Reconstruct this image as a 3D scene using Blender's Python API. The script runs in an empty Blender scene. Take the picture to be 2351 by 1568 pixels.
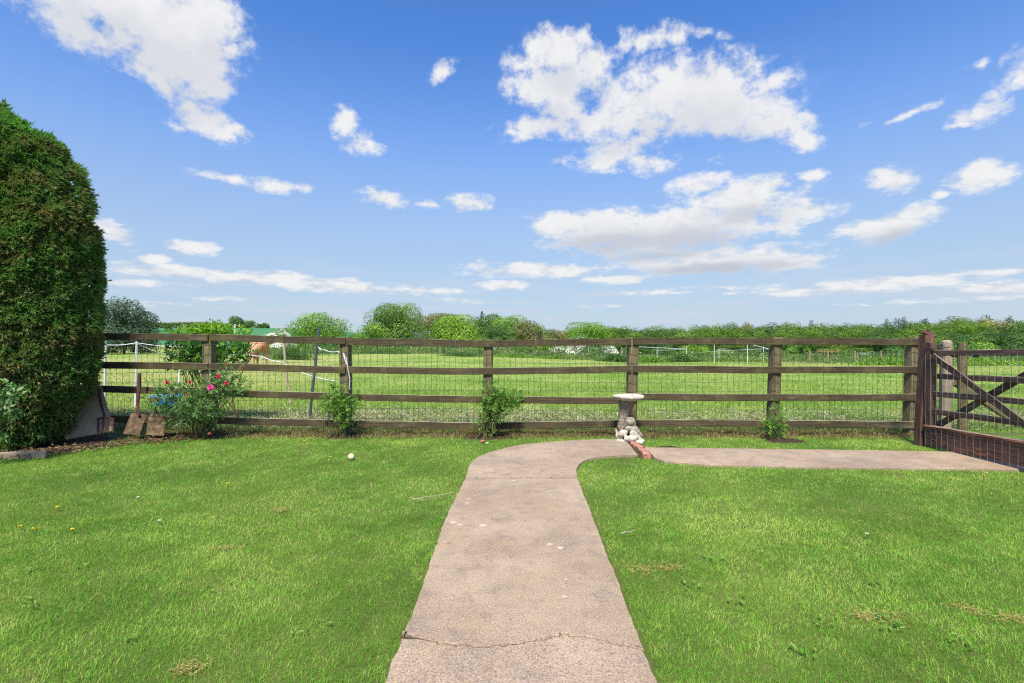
import bpy, math, random
import numpy as np
from mathutils import Vector, Matrix, geometry

# ------------------------------------------------------------------ scene, camera
scene = bpy.context.scene
C = scene.collection
RNG = np.random.default_rng(7)
random.seed(7)
F, CX, CY, EYE = 1175.0, 1175.0, 784.0, 1.25

cam_d = bpy.data.cameras.new('camera'); cam = bpy.data.objects.new('camera', cam_d); C.objects.link(cam)
cam.location = (0, 0, EYE); cam.rotation_euler = (math.pi/2, 0, 0)
cam_d.lens = 18; cam_d.sensor_width = 36; cam_d.clip_start = 0.05; cam_d.clip_end = 5000
scene.camera = cam
scene.view_settings.view_transform = 'Standard'; scene.view_settings.look = 'None'
scene.view_settings.exposure = 1.1; scene.view_settings.gamma = 1
scene.cycles.use_denoising = False; scene.cycles.filter_width = 1.2; scene.cycles.sample_clamp_indirect = 4
scene.cycles.max_bounces = 6; scene.cycles.transparent_max_bounces = 4
scene.cycles.diffuse_bounces = 3; scene.cycles.glossy_bounces = 2; scene.cycles.transmission_bounces = 3

def P3(px, py, D):            # a point at depth D seen at (px, py) of the 2350-wide view
    return Vector(((px-CX)/F*D, D, EYE-(py-CY)/F*D))
def G(px, py):                # the flat ground under (px, py)
    D = F*EYE/(py-CY); return ((px-CX)/F*D, D)

# ------------------------------------------------------------------ world: sky and clouds
SUN_EL, SUN_AZ = 57.0, 190.0     # azimuth clockwise from +Y (north): the sun stands high behind the camera
world = bpy.data.worlds.new('World'); scene.world = world; world.use_nodes = True

class NT:
    def __init__(s, tree): s.t = tree; s.n = tree.nodes; s.l = tree.links
    def link(s, a, b): s.l.new(a, b)
    def node(s, typ, ins=None, **kw):
        n = s.n.new(typ)
        for k, v in kw.items(): setattr(n, k, v)
        for k, v in (ins or {}).items():
            if hasattr(v, 'is_linked') or isinstance(v, bpy.types.NodeSocket): s.l.new(v, n.inputs[k])
            else: n.inputs[k].default_value = v
        return n
    def m(s, op, a, b=0.0, c=0.0, clamp=False):
        n = s.node('ShaderNodeMath', {0: a, 1: b, 2: c}, operation=op); n.use_clamp = clamp; return n.outputs[0]
    def vm(s, op, a, b=(0, 0, 0)):
        return s.node('ShaderNodeVectorMath', {0: a, 1: b}, operation=op).outputs[0]
    def ss(s, x, lo, hi, a=0.0, b=1.0):
        return s.node('ShaderNodeMapRange', {0: x, 1: lo, 2: hi, 3: a, 4: b}, interpolation_type='SMOOTHSTEP').outputs[0]
    def noise(s, vec, scale, detail=4, rough=0.55, dist=0.0, out=0):
        return s.node('ShaderNodeTexNoise', {'Vector': vec, 'Scale': scale, 'Detail': detail, 'Roughness': rough, 'Distortion': dist}).outputs[out]
    def mix(s, f, a, b, blend='MIX'):
        n = s.n.new('ShaderNodeMix'); n.data_type = 'RGBA'; n.blend_type = blend
        for i, v in ((0, f), (6, a), (7, b)):
            if isinstance(v, bpy.types.NodeSocket): s.l.new(v, n.inputs[i])
            elif i and len(v) == 3: n.inputs[i].default_value = (*v, 1)
            else: n.inputs[i].default_value = v
        return n.outputs[2]
    def ramp(s, f, stops):
        n = s.n.new('ShaderNodeValToRGB'); s.l.new(f, n.inputs[0]); e = n.color_ramp.elements
        while len(e) < len(stops): e.new(0.5)
        for q, (p, c) in zip(e, stops): q.position = p; q.color = (*c, 1)
        return n.outputs[0]

# every cloud as a few soft ellipses in azimuth and elevation: (x, y, half width, half height, tilt, weight)
CLOUDS = [(250,0,250,85,0,1.2),(390,70,185,105,0,1.2),(420,155,120,68,10,1.15),(170,70,130,60,20,.8),(360,190,70,36,10,.8),(180,60,110,45,15,.6),(545,108,60,26,-10,.75),(480,30,90,80,0,1),
 (470,275,88,36,18,.85),(530,310,50,26,0,.8),(400,290,45,16,0,.45),(800,290,48,34,30,.8),(840,325,45,26,-10,.75),(1008,165,42,22,-35,.65),(510,405,70,16,5,.7),(640,422,80,18,5,.75),(880,457,62,22,0,.85),
 (1072,468,50,24,0,.95),(985,468,34,14,0,.5),(1280,110,82,58,0,1),(1340,150,70,70,0,.95),(1270,200,100,60,0,.95),(1210,150,50,40,0,.6),(1300,250,80,50,0,.9),(1600,200,140,80,0,1),(1500,240,140,70,0,.95),
 (1640,250,170,62,0,1),(1770,285,100,42,15,.9),(1835,315,48,32,20,.8),(1400,280,110,50,0,.85),(1250,292,120,30,-8,.75),(1170,318,55,18,0,.6),(1760,190,70,30,5,.6),
 (1390,368,100,34,5,.95),(1480,380,70,22,0,.8),(1450,330,80,28,0,.6),(1490,95,88,34,0,.7),(1440,110,40,50,40,.55),(1620,78,55,14,10,.5),(1005,165,25,14,0,.5),
 (1600,425,75,28,0,.8),(1700,455,150,42,5,.95),(1830,485,95,28,5,.9),(1780,430,60,24,0,.8),(1290,520,80,34,0,1),(1420,525,180,50,3,1.15),(1560,520,180,50,0,1.15),(1690,525,110,30,0,.9),(1500,560,180,34,3,.9),
 (1640,598,230,30,2,1),(1800,602,110,22,0,.85),(1800,528,40,20,0,.7),(1230,620,170,18,2,.9),(1430,638,105,14,0,.8),(1150,657,62,14,0,.75),(1870,400,36,18,-10,.8),(2050,412,60,32,5,.9),(2250,408,75,34,8,.9),
 (2165,440,24,12,0,.7),(2040,520,125,34,-8,.9),(2100,490,60,30,0,.9),(1970,535,60,20,0,.7),(2255,250,62,34,0,.8),(2225,275,50,14,-5,.7),(2345,160,70,50,0,.8),(2245,145,28,14,0,.6),(2090,250,90,10,-12,.5),(1985,272,20,6,0,.4),
 (268,535,60,26,25,.85),(440,568,66,17,5,.85),(345,597,40,15,0,.85),(400,622,190,16,6,.85),(620,640,150,18,3,.85),(760,655,160,16,3,.8),(980,668,130,10,0,.6),(1060,690,90,8,0,.5),(330,655,120,12,0,.5),(500,686,70,7,0,.6),
 (2050,650,220,15,2,.9),(1900,666,260,12,0,.7),(2300,658,160,14,0,.8),(2240,628,150,7,-2,.7),(1650,660,200,8,0,.5),(1340,705,80,6,0,.5),(2150,690,250,8,0,.5),(1500,672,120,7,0,.6),(300,700,300,10,0,.3),(1100,598,22,6,0,.4),(1640,362,30,14,0,.45),(1215,490,25,10,0,.3),
 # the part of the sky beyond the frame
 (-400,200,300,110,0,1),(-700,520,300,60,0,.9),(2800,350,300,90,0,1),(2900,580,320,40,0,.9),(700,-500,500,140,0,1),(1900,-420,380,110,0,1),(1200,-900,500,160,0,1)]

def blob_params(c):
    px, py, rx, ry, tilt, w = c
    def ae(x, y):
        u, v = (x-CX)/F, (CY-y)/F
        return math.atan(u), math.atan(v/math.sqrt(1+u*u))
    a, e = ae(px, py); a2, _ = ae(px+rx, py); a1, _ = ae(px-rx, py); _, e2 = ae(px, py-ry); _, e1 = ae(px, py+ry)
    return a, e, (a2-a1)/2, (e2-e1)/2, -math.radians(tilt), w

def field_group(name, clouds):
    fg = bpy.data.node_groups.new(name, 'ShaderNodeTree')
    fg.interface.new_socket('Vector', in_out='INPUT', socket_type='NodeSocketVector')
    fg.interface.new_socket('Field', in_out='OUTPUT', socket_type='NodeSocketFloat')
    g = NT(fg); gi = g.node('NodeGroupInput'); go = g.node('NodeGroupOutput'); acc = None
    for c in clouds:
        a, e, ra, re, t, w = blob_params(c); ra *= 1.45; re *= 1.45
        if abs(c[4]) > 7:
            ct, st = math.cos(t), math.sin(t)
            x = g.node('ShaderNodeVectorMath', {0: gi.outputs[0], 1: (ct/ra, st/ra, 0)}, operation='DOT_PRODUCT').outputs['Value']
            y = g.node('ShaderNodeVectorMath', {0: gi.outputs[0], 1: (-st/re, ct/re, 0)}, operation='DOT_PRODUCT').outputs['Value']
            v = g.vm('SUBTRACT', g.node('ShaderNodeCombineXYZ', {0: x, 1: y}).outputs[0], ((a*ct+e*st)/ra, (-a*st+e*ct)/re, 0))
        else:
            v = g.node('ShaderNodeVectorMath', {0: gi.outputs[0], 1: (1/ra, 1/re, 0), 2: (-a/ra, -e/re, 0)}, operation='MULTIPLY_ADD').outputs[0]
        v = g.node('ShaderNodeVectorMath', {0: v}, operation='LENGTH').outputs['Value']
        if w != 1: v = g.m('MULTIPLY_ADD', v, w, 1-w)
        acc = v if acc is None else g.m('MINIMUM', acc, v)
    g.link(g.m('MAXIMUM', g.m('SUBTRACT', 1.0, acc), 0.0), go.inputs[0]); return fg
FG = field_group('cloud_field', CLOUDS)
FG_BIG = field_group('cloud_bulk', [c for c in CLOUDS if c[2]*c[3] > 4200 and c[5] > .75 and -50 < c[0] < 2400 and c[1] > -50])

w = NT(world.node_tree); w.n.clear()
geo = w.node('ShaderNodeTexCoord').outputs['Generated']
sep = w.node('ShaderNodeSeparateXYZ', {0: geo})
az = w.m('ARCTAN2', sep.outputs[0], sep.outputs[1]); el = w.m('ARCSINE', sep.outputs[2])
sky = w.node('ShaderNodeTexSky', sky_type='NISHITA')
sky.sun_disc = False; sky.sun_elevation = math.radians(SUN_EL); sky.sun_rotation = math.radians(SUN_AZ)
sky.air_density = 1.0; sky.dust_density = 0.6; sky.ozone_density = 2.2
vec = w.node('ShaderNodeCombineXYZ', {0: az, 1: el}).outputs[0]
# noise space: flatter towards the horizon, as cloud layers look
eln = w.m('LOGARITHM', w.m('ADD', w.m('MAXIMUM', el, -0.02), 0.09), 2.718)
nvec = w.node('ShaderNodeCombineXYZ', {0: w.m('MULTIPLY', az, 0.9), 1: w.m('MULTIPLY', eln, 0.55), 2: 3.7}).outputs[0]
elw = w.ss(el, 0.02, 0.4, 0.12, 1.0)
wa = w.vm('SUBTRACT', w.noise(nvec, 9.0, 3, 0.6, out=1), (.5, .5, .5))
wa = w.vm('MULTIPLY', wa, (0.075, 0.05, 0)); wa = w.node('ShaderNodeVectorMath', {0: wa, 3: elw}, operation='SCALE').outputs[0]
vecw = w.vm('ADD', vec, wa)
def fld(v, fg=FG):
    n = w.node('ShaderNodeGroup'); n.node_tree = fg; w.link(v, n.inputs[0]); return n.outputs[0]
g0 = fld(vecw)
fbm = w.noise(nvec, 20.0, 7, 0.62)
fbm2 = w.noise(nvec, 75.0, 3, 0.62)
gate = w.ss(g0, 0.0, 0.22)
dens = w.m('ADD', g0, w.m('MULTIPLY', w.m('ADD', w.m('MULTIPLY', w.m('SUBTRACT', fbm, 0.5), 1.75), w.m('MULTIPLY', w.m('SUBTRACT', fbm2, 0.5), .5)), gate))
alpha = w.ss(dens, 0.1, 0.68)
up = fld(w.vm('ADD', vecw, w.vm('MULTIPLY', w.node('ShaderNodeCombineXYZ', {0: elw, 1: elw}).outputs[0], (-0.01, 0.05, 0))), FG_BIG)
shade = w.m('MAXIMUM', w.ss(w.m('ADD', up, w.m('MULTIPLY', w.m('SUBTRACT', fbm, .5), 1.1)), 0.15, 0.95), w.m('MULTIPLY', w.ss(fbm, .58, .36), .5))
lowgrey = w.ss(el, 0.34, 0.1, 0.5, 1.0)
cloudc = w.mix(w.m('MULTIPLY', shade, w.m('MULTIPLY', lowgrey, .9)), (5.8, 5.85, 5.95), (3.3, 3.6, 4.2))
skyc = w.mix(1.0, sky.outputs[0], w.mix(w.ss(el, 0.02, 0.42), (.62, .72, .86), (.58, .98, 1.5)), 'MULTIPLY')
# thin high veil that whitens the air towards the horizon
veil = w.m('MULTIPLY', w.ss(el, 0.56, 0.02), 0.72)
skyc = w.mix(veil, skyc, (3.5, 4.35, 5.3))
strk = w.node('ShaderNodeCombineXYZ', {0: w.m('MULTIPLY', az, 2.0), 1: w.m('MULTIPLY', el, 28.0)}).outputs[0]
st = w.m('MULTIPLY', w.ss(w.noise(strk, 2.2, 4, .6), 0.42, 0.66), w.m('MULTIPLY', w.ss(el, 0.17, 0.05), w.ss(el, 0.0, .02)))
skyc = w.mix(w.m('MULTIPLY', st, .6), skyc, (4.2, 4.5, 5.2))
wisp = w.m('MULTIPLY', w.ss(w.noise(nvec, 3.0, 4, .65, .5), 0.58, 0.8), .16)
skyc = w.mix(wisp, skyc, (5.2, 5.4, 5.8))
col = w.mix(alpha, skyc, cloudc)
bg = w.node('ShaderNodeBackground', {0: col, 1: 0.0707})
w.link(bg.outputs[0], w.node('ShaderNodeOutputWorld').inputs[0])
world.cycles.sampling_method = 'MANUAL'; world.cycles.sample_map_resolution = 512

sun_d = bpy.data.lights.new('sun', 'SUN'); sun_d.energy = 3.6; sun_d.angle = math.radians(12); sun_d.color = (1, .92, .8)
sun = bpy.data.objects.new('sun', sun_d); C.objects.link(sun)
sd = Vector((math.sin(math.radians(SUN_AZ))*math.cos(math.radians(SUN_EL)), math.cos(math.radians(SUN_AZ))*math.cos(math.radians(SUN_EL)), math.sin(math.radians(SUN_EL))))
sun.rotation_euler = (-sd).to_track_quat('-Z', 'Y').to_euler(); sun.location = (0, 0, 30)

# ------------------------------------------------------------------ helpers
def tag(o, label=None, cat=None, group=None, kind=None):
    if label: o['label'] = label
    if cat: o['category'] = cat
    if group: o['group'] = group
    if kind: o['kind'] = kind
    return o
def empty(name, loc=(0, 0, 0), label=None, cat=None, group=None):
    o = bpy.data.objects.new(name, None); C.objects.link(o); o.location = loc; o.empty_display_size = .1
    return tag(o, label, cat, group)

def mk(name, V, faces, mat, parent=None, rnd=None, guv=None, smooth=False, link=True):
    """one mesh object; V (N,3) in world space, faces: list of int arrays (M,k) or lists"""
    V = np.asarray(V, dtype=np.float32)
    if parent is not None and link:
        V = V - np.array(parent_loc(parent), dtype=np.float32)
    me = bpy.data.meshes.new(name)
    loops, starts, n = [], [], 0
    for f in faces:
        f = np.asarray(f, dtype=np.int32)
        if f.ndim == 1: f = f[None]
        if not len(f): continue
        loops.append(f.ravel()); starts.append(np.arange(len(f), dtype=np.int32)*f.shape[1]+n); n += f.size
    loops = np.concatenate(loops); starts = np.concatenate(starts)
    me.vertices.add(len(V)); me.vertices.foreach_set('co', V.ravel())
    me.loops.add(len(loops)); me.loops.foreach_set('vertex_index', loops)
    me.polygons.add(len(starts)); me.polygons.foreach_set('loop_start', starts)
    me.polygons.foreach_set('use_smooth', np.full(len(starts), bool(smooth)))
    me.update(calc_edges=True)
    if rnd is not None:
        a = me.attributes.new('rnd', 'FLOAT', 'POINT'); a.data.foreach_set('value', np.asarray(rnd, dtype=np.float32))
    if guv is not None:
        a = me.attributes.new('guv', 'FLOAT_VECTOR', 'POINT'); a.data.foreach_set('vector', np.asarray(guv, dtype=np.float32).ravel())
    me.materials.append(mat)
    o = bpy.data.objects.new(name, me)
    if link: C.objects.link(o)
    if parent is not None: o.parent = parent
    return o
def parent_loc(p):
    l = Vector((0, 0, 0))
    while p is not None: l += p.location; p = p.parent
    return l

class B:
    """collects geometry of one mesh"""
    def __init__(s): s.V = []; s.F = {}; s.n = 0; s.R = []; s.U = []
    def add(s, V, faces, rnd=None, guv=None):
        V = np.asarray(V, float).reshape(-1, 3)
        for f in faces:
            f = np.asarray(f, dtype=np.int32)
            if f.ndim == 1: f = f[None]
            if f.size: s.F.setdefault(f.shape[1], []).append(f+s.n)
        s.V.append(V); s.n += len(V)
        s.R.append(np.full(len(V), .5) if rnd is None else np.broadcast_to(np.asarray(rnd, float), (len(V),)))
        s.U.append(V.copy() if guv is None else np.asarray(guv, float))
        return s
    def build(s, name, mat, parent=None, smooth=False, link=True):
        return mk(name, np.concatenate(s.V), [np.concatenate(f) for f in s.F.values()], mat, parent,
                  np.concatenate(s.R), np.concatenate(s.U), smooth, link)

def loft(b, pts, prof, up=(0, 0, 1), scale=None, noise=0.0, caps=True, rnd=None, off=None):
    """sweep the closed profile prof (k,2) along pts"""
    pts = [Vector(p) for p in pts]; k = len(prof); rows = []; guv = []; L = 0
    per = [0]
    for i in range(1, k): per.append(per[-1]+math.dist(prof[i], prof[i-1]))
    off = random.uniform(0, 50) if off is None else off
    n = len(pts)
    for i, p in enumerate(pts):
        t = (pts[min(i+1, n-1)]-pts[max(i-1, 0)]).normalized()
        u = Vector(up); s_ = t.cross(u)
        if s_.length < 1e-3: s_ = t.cross(Vector((1, 0, 0)))
        s_.normalize(); u = s_.cross(t).normalized()
        if i: L += (p-pts[i-1]).length
        sc = 1 if scale is None else scale[i]
        for j, (a, c) in enumerate(prof):
            q = p+s_*a*sc+u*c*sc
            if noise: q = q+Vector((random.gauss(0, noise), random.gauss(0, noise), random.gauss(0, noise)))
            rows.append(q); guv.append((L, per[j], off))
    F = [[i*k+j, i*k+(j+1) % k, (i+1)*k+(j+1) % k, (i+1)*k+j] for i in range(n-1) for j in range(k)]
    fs = [np.array(F)]
    if caps: fs += [np.array(list(range(k))[::-1]), np.array([(n-1)*k+j for j in range(k)])]
    b.add([tuple(r) for r in rows], fs, rnd, guv)
def rect(w, h, c=0.005):
    a, d = w/2, h/2
    return [(-a+c, -d), (a-c, -d), (a, -d+c), (a, d-c), (a-c, d), (-a+c, d), (-a, d-c), (-a, -d+c)]
def circ(r, k=6):
    return [(r*math.cos(2*math.pi*i/k), r*math.sin(2*math.pi*i/k)) for i in range(k)]
def beam(b, p0, p1, w, h, up=(0, 0, 1), seg=10, noise=.0012, c=.005, bow=0.0):
    p0, p1 = Vector(p0), Vector(p1)
    pts = [p0.lerp(p1, i/seg)+Vector(up)*bow*math.sin(math.pi*i/seg) for i in range(seg+1)]
    loft(b, pts, rect(w, h, c), up, noise=noise)
def tube(b, pts, r0, r1=None, k=6, rnd=None, noise=0):
    n = len(pts); r1 = r0 if r1 is None else r1
    sc = [1+(r1/r0-1)*i/(n-1) for i in range(n)]
    loft(b, pts, circ(r0, k), scale=sc, rnd=rnd, noise=noise)
def wires(b, segs, r):
    """many straight thin wires at once: segs (N,2,3)"""
    segs = np.asarray(segs, float); a, c = segs[:, 0], segs[:, 1]; d = c-a; d /= np.linalg.norm(d, axis=1)[:, None]
    u = np.cross(d, [0.3, .9, .31]); u /= np.linalg.norm(u, axis=1)[:, None]; v = np.cross(d, u)
    V = []
    for e in (a, c):
        for k in range(3):
            V.append(e+r*(math.cos(k*2.094)*u+math.sin(k*2.094)*v))
    V = np.stack(V, 1).reshape(-1, 3); N = len(segs); o = np.arange(N)[:, None]*6
    b.add(V, [np.concatenate([o+np.array([j, (j+1) % 3, 3+(j+1) % 3, 3+j]) for j in range(3)])])
def unit(v): return v/np.maximum(np.linalg.norm(v, axis=-1, keepdims=True), 1e-9)
def rdir(n, rng=RNG): return unit(rng.normal(size=(n, 3)))
def leaves(b, c, d, nrm, L, W, rnd, fold=.25):
    """leaf-shaped quads from base c along d"""
    c = np.asarray(c, float); n = len(c); L = np.broadcast_to(L, (n,))[:, None]; W = np.broadcast_to(W, (n,))[:, None]
    d = unit(d); s = unit(np.cross(d, nrm)); nn = np.cross(s, d)
    V = np.stack([c, c+d*L*.5+s*W*.5+nn*W*fold, c+d*L, c+d*L*.5-s*W*.5+nn*W*fold], 1).reshape(-1, 3)
    o = np.arange(n)[:, None]*4
    b.add(V, [np.concatenate([o+np.array([0, 1, 2]), o+np.array([0, 2, 3])])], np.repeat(rnd, 4))
def blades(b, p, h, wd, lean, rnd, tri=True):
    n = len(p); h = np.broadcast_to(h, (n,))[:, None]; wd = np.broadcast_to(wd, (n,))[:, None]
    a = RNG.uniform(0, 6.283, n); s = np.stack([np.cos(a), np.sin(a), a*0], 1)
    ld = lean; up = np.array([0, 0, 1.0])
    if tri:
        V = np.stack([p-s*wd/2, p+s*wd/2, p+up*h*.9+ld*h], 1).reshape(-1, 3); o = np.arange(n)[:, None]*3
        b.add(V, [o+np.array([0, 1, 2])], np.repeat(rnd, 3))
    else:
        m = p+up*h*.6+ld*h*.35
        V = np.stack([p-s*wd/2, p+s*wd/2, m+s*wd*.4, m-s*wd*.4, p+up*h*.85+ld*h], 1).reshape(-1, 3); o = np.arange(n)[:, None]*5
        b.add(V, [o+np.array([0, 1, 2, 3]), o+np.array([3, 2, 4])], np.repeat(rnd, 5))
def pip(x, y, poly):
    ins = np.zeros(len(x), bool); n = len(poly)
    for i in range(n):
        x0, y0 = poly[i]; x1, y1 = poly[(i+1) % n]
        if y0 == y1: continue
        c = ((y0 > y) != (y1 > y)) & (x < (x1-x0)*(y-y0)/(y1-y0)+x0); ins ^= c
    return ins
def sst(a, b_, x):
    t = np.clip((np.asarray(x, float)-a)/(b_-a), 0, 1); return t*t*(3-2*t)
_ph = RNG.uniform(0, 6.28, (40,)); _kd = RNG.uniform(0, 6.28, (40,))
def vnoise(x, y, s, o=0):
    """cheap smooth noise in -1..1"""
    r = 0
    for i in range(6):
        k = (1+.37*i)*6.28/s; a = _kd[(i*5+o) % 40]; r = r+np.sin((x*math.cos(a)+y*math.sin(a))*k+_ph[(i*7+o) % 40])/(1+.25*i)
    return r/3.2

# ------------------------------------------------------------------ materials
def mat(name):
    m = bpy.data.materials.new(name); m.use_nodes = True; t = NT(m.node_tree); t.n.clear()
    return m, t
def finish(t, color, rough=.8, bump=None, bs=.3, bd=.02, spec=.3, metal=0, transl=0.0, tcol=None):
    p = t.node('ShaderNodeBsdfPrincipled', {'Roughness': rough, 'Metallic': metal, 'Specular IOR Level': spec})
    if isinstance(color, bpy.types.NodeSocket): t.link(color, p.inputs['Base Color'])
    else: p.inputs['Base Color'].default_value = (*color, 1)
    if bump is not None:
        bn = t.node('ShaderNodeBump', {'Strength': bs, 'Distance': bd, 'Height': bump}); t.link(bn.outputs[0], p.inputs['Normal'])
    out = p.outputs[0]
    if transl:
        tr = t.node('ShaderNodeBsdfTranslucent')
        if isinstance(color, bpy.types.NodeSocket): t.link(t.mix(1, color, tcol or (1.15, 1.25, .7), 'MULTIPLY'), tr.inputs[0])
        mx = t.node('ShaderNodeMixShader', {0: transl, 1: out, 2: tr.outputs[0]}); out = mx.outputs[0]
    t.link(out, t.node('ShaderNodeOutputMaterial').inputs[0])
def attr(t, name='rnd', out=2): return t.node('ShaderNodeAttribute', attribute_name=name).outputs[out]
def pos(t): return t.node('ShaderNodeNewGeometry').outputs['Position']

def leaf_mat(name, stops, transl=.25, rough=.55, spec=.25, nscale=None, namp=.5):
    m, t = mat(name); f = attr(t)
    if nscale:
        f = t.m('ADD', f, t.m('MULTIPLY', t.m('SUBTRACT', t.noise(pos(t), nscale, 3), .5), namp), clamp=True)
    finish(t, t.ramp(f, stops), rough, spec=spec, transl=transl); return m

# lawn blades: lush, yellow and straw patches
def grass_mat(name, dark, mid, light, straw, s1=.9, s2=6.0, strawy=.5, transl=.35, edge=None):
    m, t = mat(name); p = pos(t); r = attr(t)
    n1 = t.noise(t.vm('MULTIPLY', p, (1, 1, 0)), s1, 4, .6); n2 = t.noise(t.vm('MULTIPLY', p, (1, 1, 0)), s2, 3, .6, .5)
    n3 = t.noise(t.vm('MULTIPLY', p, (1, 1, 0)), s1*.35, 2, .5)
    f = t.m('ADD', t.m('MULTIPLY', r, .5), t.m('ADD', t.m('MULTIPLY', n1, 1.9), t.m('ADD', t.m('MULTIPLY', t.m('SUBTRACT', n3, .5), .9), t.m('MULTIPLY', t.m('SUBTRACT', n2, .5), 1.0))))
    f = t.m('SUBTRACT', f, .68)
    c = t.ramp(f, [(.12, dark), (.5, mid), (.88, light)])
    sf = t.m('ADD', t.m('MULTIPLY', r, .5), t.m('MULTIPLY', n2, .9))
    c = t.mix(t.m('MULTIPLY', t.ss(sf, .84, 1.06), strawy), c, straw)
    finish(t, c, .5, spec=.3, transl=transl); return m
M = {}
M['lawn_blade'] = grass_mat('lawn_blade', (.09, .26, .02), (.21, .455, .042), (.44, .6, .11), (.54, .46, .2), strawy=.6)
M['paddock_blade'] = grass_mat('paddock_blade', (.09, .21, .018), (.21, .35, .045), (.36, .44, .09), (.5, .44, .19), s1=.5, s2=2.2, strawy=.7)
M['dead_blade'] = leaf_mat('dead_blade', [(0, (.07, .05, .025)), (.3, (.17, .115, .05)), (.6, (.36, .27, .13)), (.8, (.17, .2, .05)), (1, (.12, .24, .03))], .2, .8, .1)
M['clipping'] = leaf_mat('clipping', [(0, (.14, .17, .08)), (.35, (.32, .36, .2)), (.7, (.56, .56, .38)), (.9, (.42, .33, .17)), (1, (.58, .52, .28))], .15, .7, .2, 1.3, .5)

m, t = mat('lawn_soil'); p = pos(t); n = t.noise(p, 1.2, 5); n2 = t.noise(p, 60, 6, .7)
c = t.mix(t.ss(n, .3, .7), (.08, .13, .02), (.12, .17, .03)); c = t.mix(t.m('MULTIPLY', n2, .6), c, (.07, .05, .03))
finish(t, c, .95, n2, .6, .02, .1); M['lawn_soil'] = m
m, t = mat('paddock_ground'); p = pos(t); n = t.noise(p, .35, 6, .6); n2 = t.noise(p, 5, 6, .7); n3 = t.noise(t.vm('MULTIPLY', p, (1, .35, 1)), .06, 4)
c = t.mix(t.ss(n, .35, .68), (.16, .26, .045), (.3, .37, .1)); c = t.mix(t.m('MULTIPLY', t.ss(n3, .45, .62), .7), c, (.4, .38, .15)); c = t.mix(t.m('MULTIPLY', t.ss(n2, .5, .8), .5), c, (.06, .12, .015))
finish(t, c, .95, n2, .8, .15, .05); M['paddock_ground'] = m
m, t = mat('crop'); p = pos(t); n = t.noise(t.vm('MULTIPLY', p, (1, .3, 1)), .05, 5)
rows = t.noise(t.vm('MULTIPLY', p, (3, .05, 0)), 1, 3)
c = t.mix(t.ss(n, .3, .7), (.035, .15, .06), (.06, .19, .085)); c = t.mix(t.m('MULTIPLY', rows, .3), c, (.1, .22, .1))
finish(t, c, .9, n, .3, .1, .1); M['crop'] = m
m, t = mat('soil'); p = pos(t); n = t.noise(p, 14, 6, .65); n2 = t.noise(p, 90, 4, .7)
c = t.ramp(t.m('ADD', t.m('MULTIPLY', n, .6), t.m('MULTIPLY', n2, .4)), [(.3, (.018, .012, .008)), (.5, (.05, .034, .022)), (.68, (.13, .09, .055))])
finish(t, c, .95, n, 1, .03, .1); M['soil'] = m

m, t = mat('joint_shade_soil'); finish(t, t.mix(t.noise(pos(t), 80, 4), (.03, .022, .014), (.09, .075, .04)), .95, spec=.05); M['joint_shade_soil'] = m
# concrete with exposed aggregate, stains and lichen
m, t = mat('concrete'); p = pos(t)
n = t.noise(p, 1.4, 6, .6); n2 = t.noise(p, 9, 5, .6, .4); n3 = t.noise(p, 150, 3, .6)
vo = t.node('ShaderNodeTexVoronoi', {'Vector': p, 'Scale': 95.0}); vo2 = t.node('ShaderNodeTexVoronoi', {'Vector': p, 'Scale': 38.0})
c = t.mix(t.ss(n, .32, .68), (.285, .208, .138), (.4, .308, .212)); c = t.mix(t.m('MULTIPLY', t.ss(n2, .46, .72), .6), c, (.19, .152, .128)); c = t.mix(t.m('MULTIPLY', t.ss(t.noise(p, .9, 5, .65), .5, .66), .5), c, (.2, .16, .13))
c = t.mix(t.m('MULTIPLY', t.ss(t.noise(p, 3.1, 5, .6, 1.), .56, .72), .4), c, (.42, .29, .16))
c = t.mix(t.m('MULTIPLY', t.ss(vo.outputs['Distance'], .42, .15), .68), c, t.mix(.85, vo.outputs['Color'], (.46, .36, .26)))
c = t.mix(t.m('MULTIPLY', t.ss(n3, .5, .64), .8), c, (.12, .085, .065))
c = t.mix(t.m('MULTIPLY', t.m('MULTIPLY', t.ss(vo2.outputs['Distance'], .12, .06), t.ss(t.noise(p, 2.3, 2), .5, .6)), .8), c, (.55, .5, .42))
pit = t.m('MULTIPLY', t.ss(t.noise(p, 34, 3, .6, .6), .64, .7), t.ss(t.noise(p, 2.2, 2), .45, .6))
c = t.mix(t.m('MULTIPLY', pit, .6), c, (.12, .08, .055))
h = t.m('SUBTRACT', t.m('ADD', t.m('MULTIPLY', n3, .5), t.m('MULTIPLY', vo.outputs['Distance'], -.6)), pit)
finish(t, c, .9, h, .5, .006, .2); M['concrete'] = m
m, t = mat('lichen'); finish(t, t.mix(t.ss(t.noise(pos(t), 90, 5, .75), .4, .6), (.33, .25, .18), (.52, .45, .34)), .95, spec=.1); M['lichen'] = m
m, t = mat('brick'); p = pos(t); n = t.noise(p, 30, 5, .7)
finish(t, t.ramp(n, [(.3, (.2, .08, .055)), (.52, (.4, .17, .115)), (.7, (.46, .33, .26))]), .9, n, .8, .01, .2); M['brick'] = m

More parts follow.
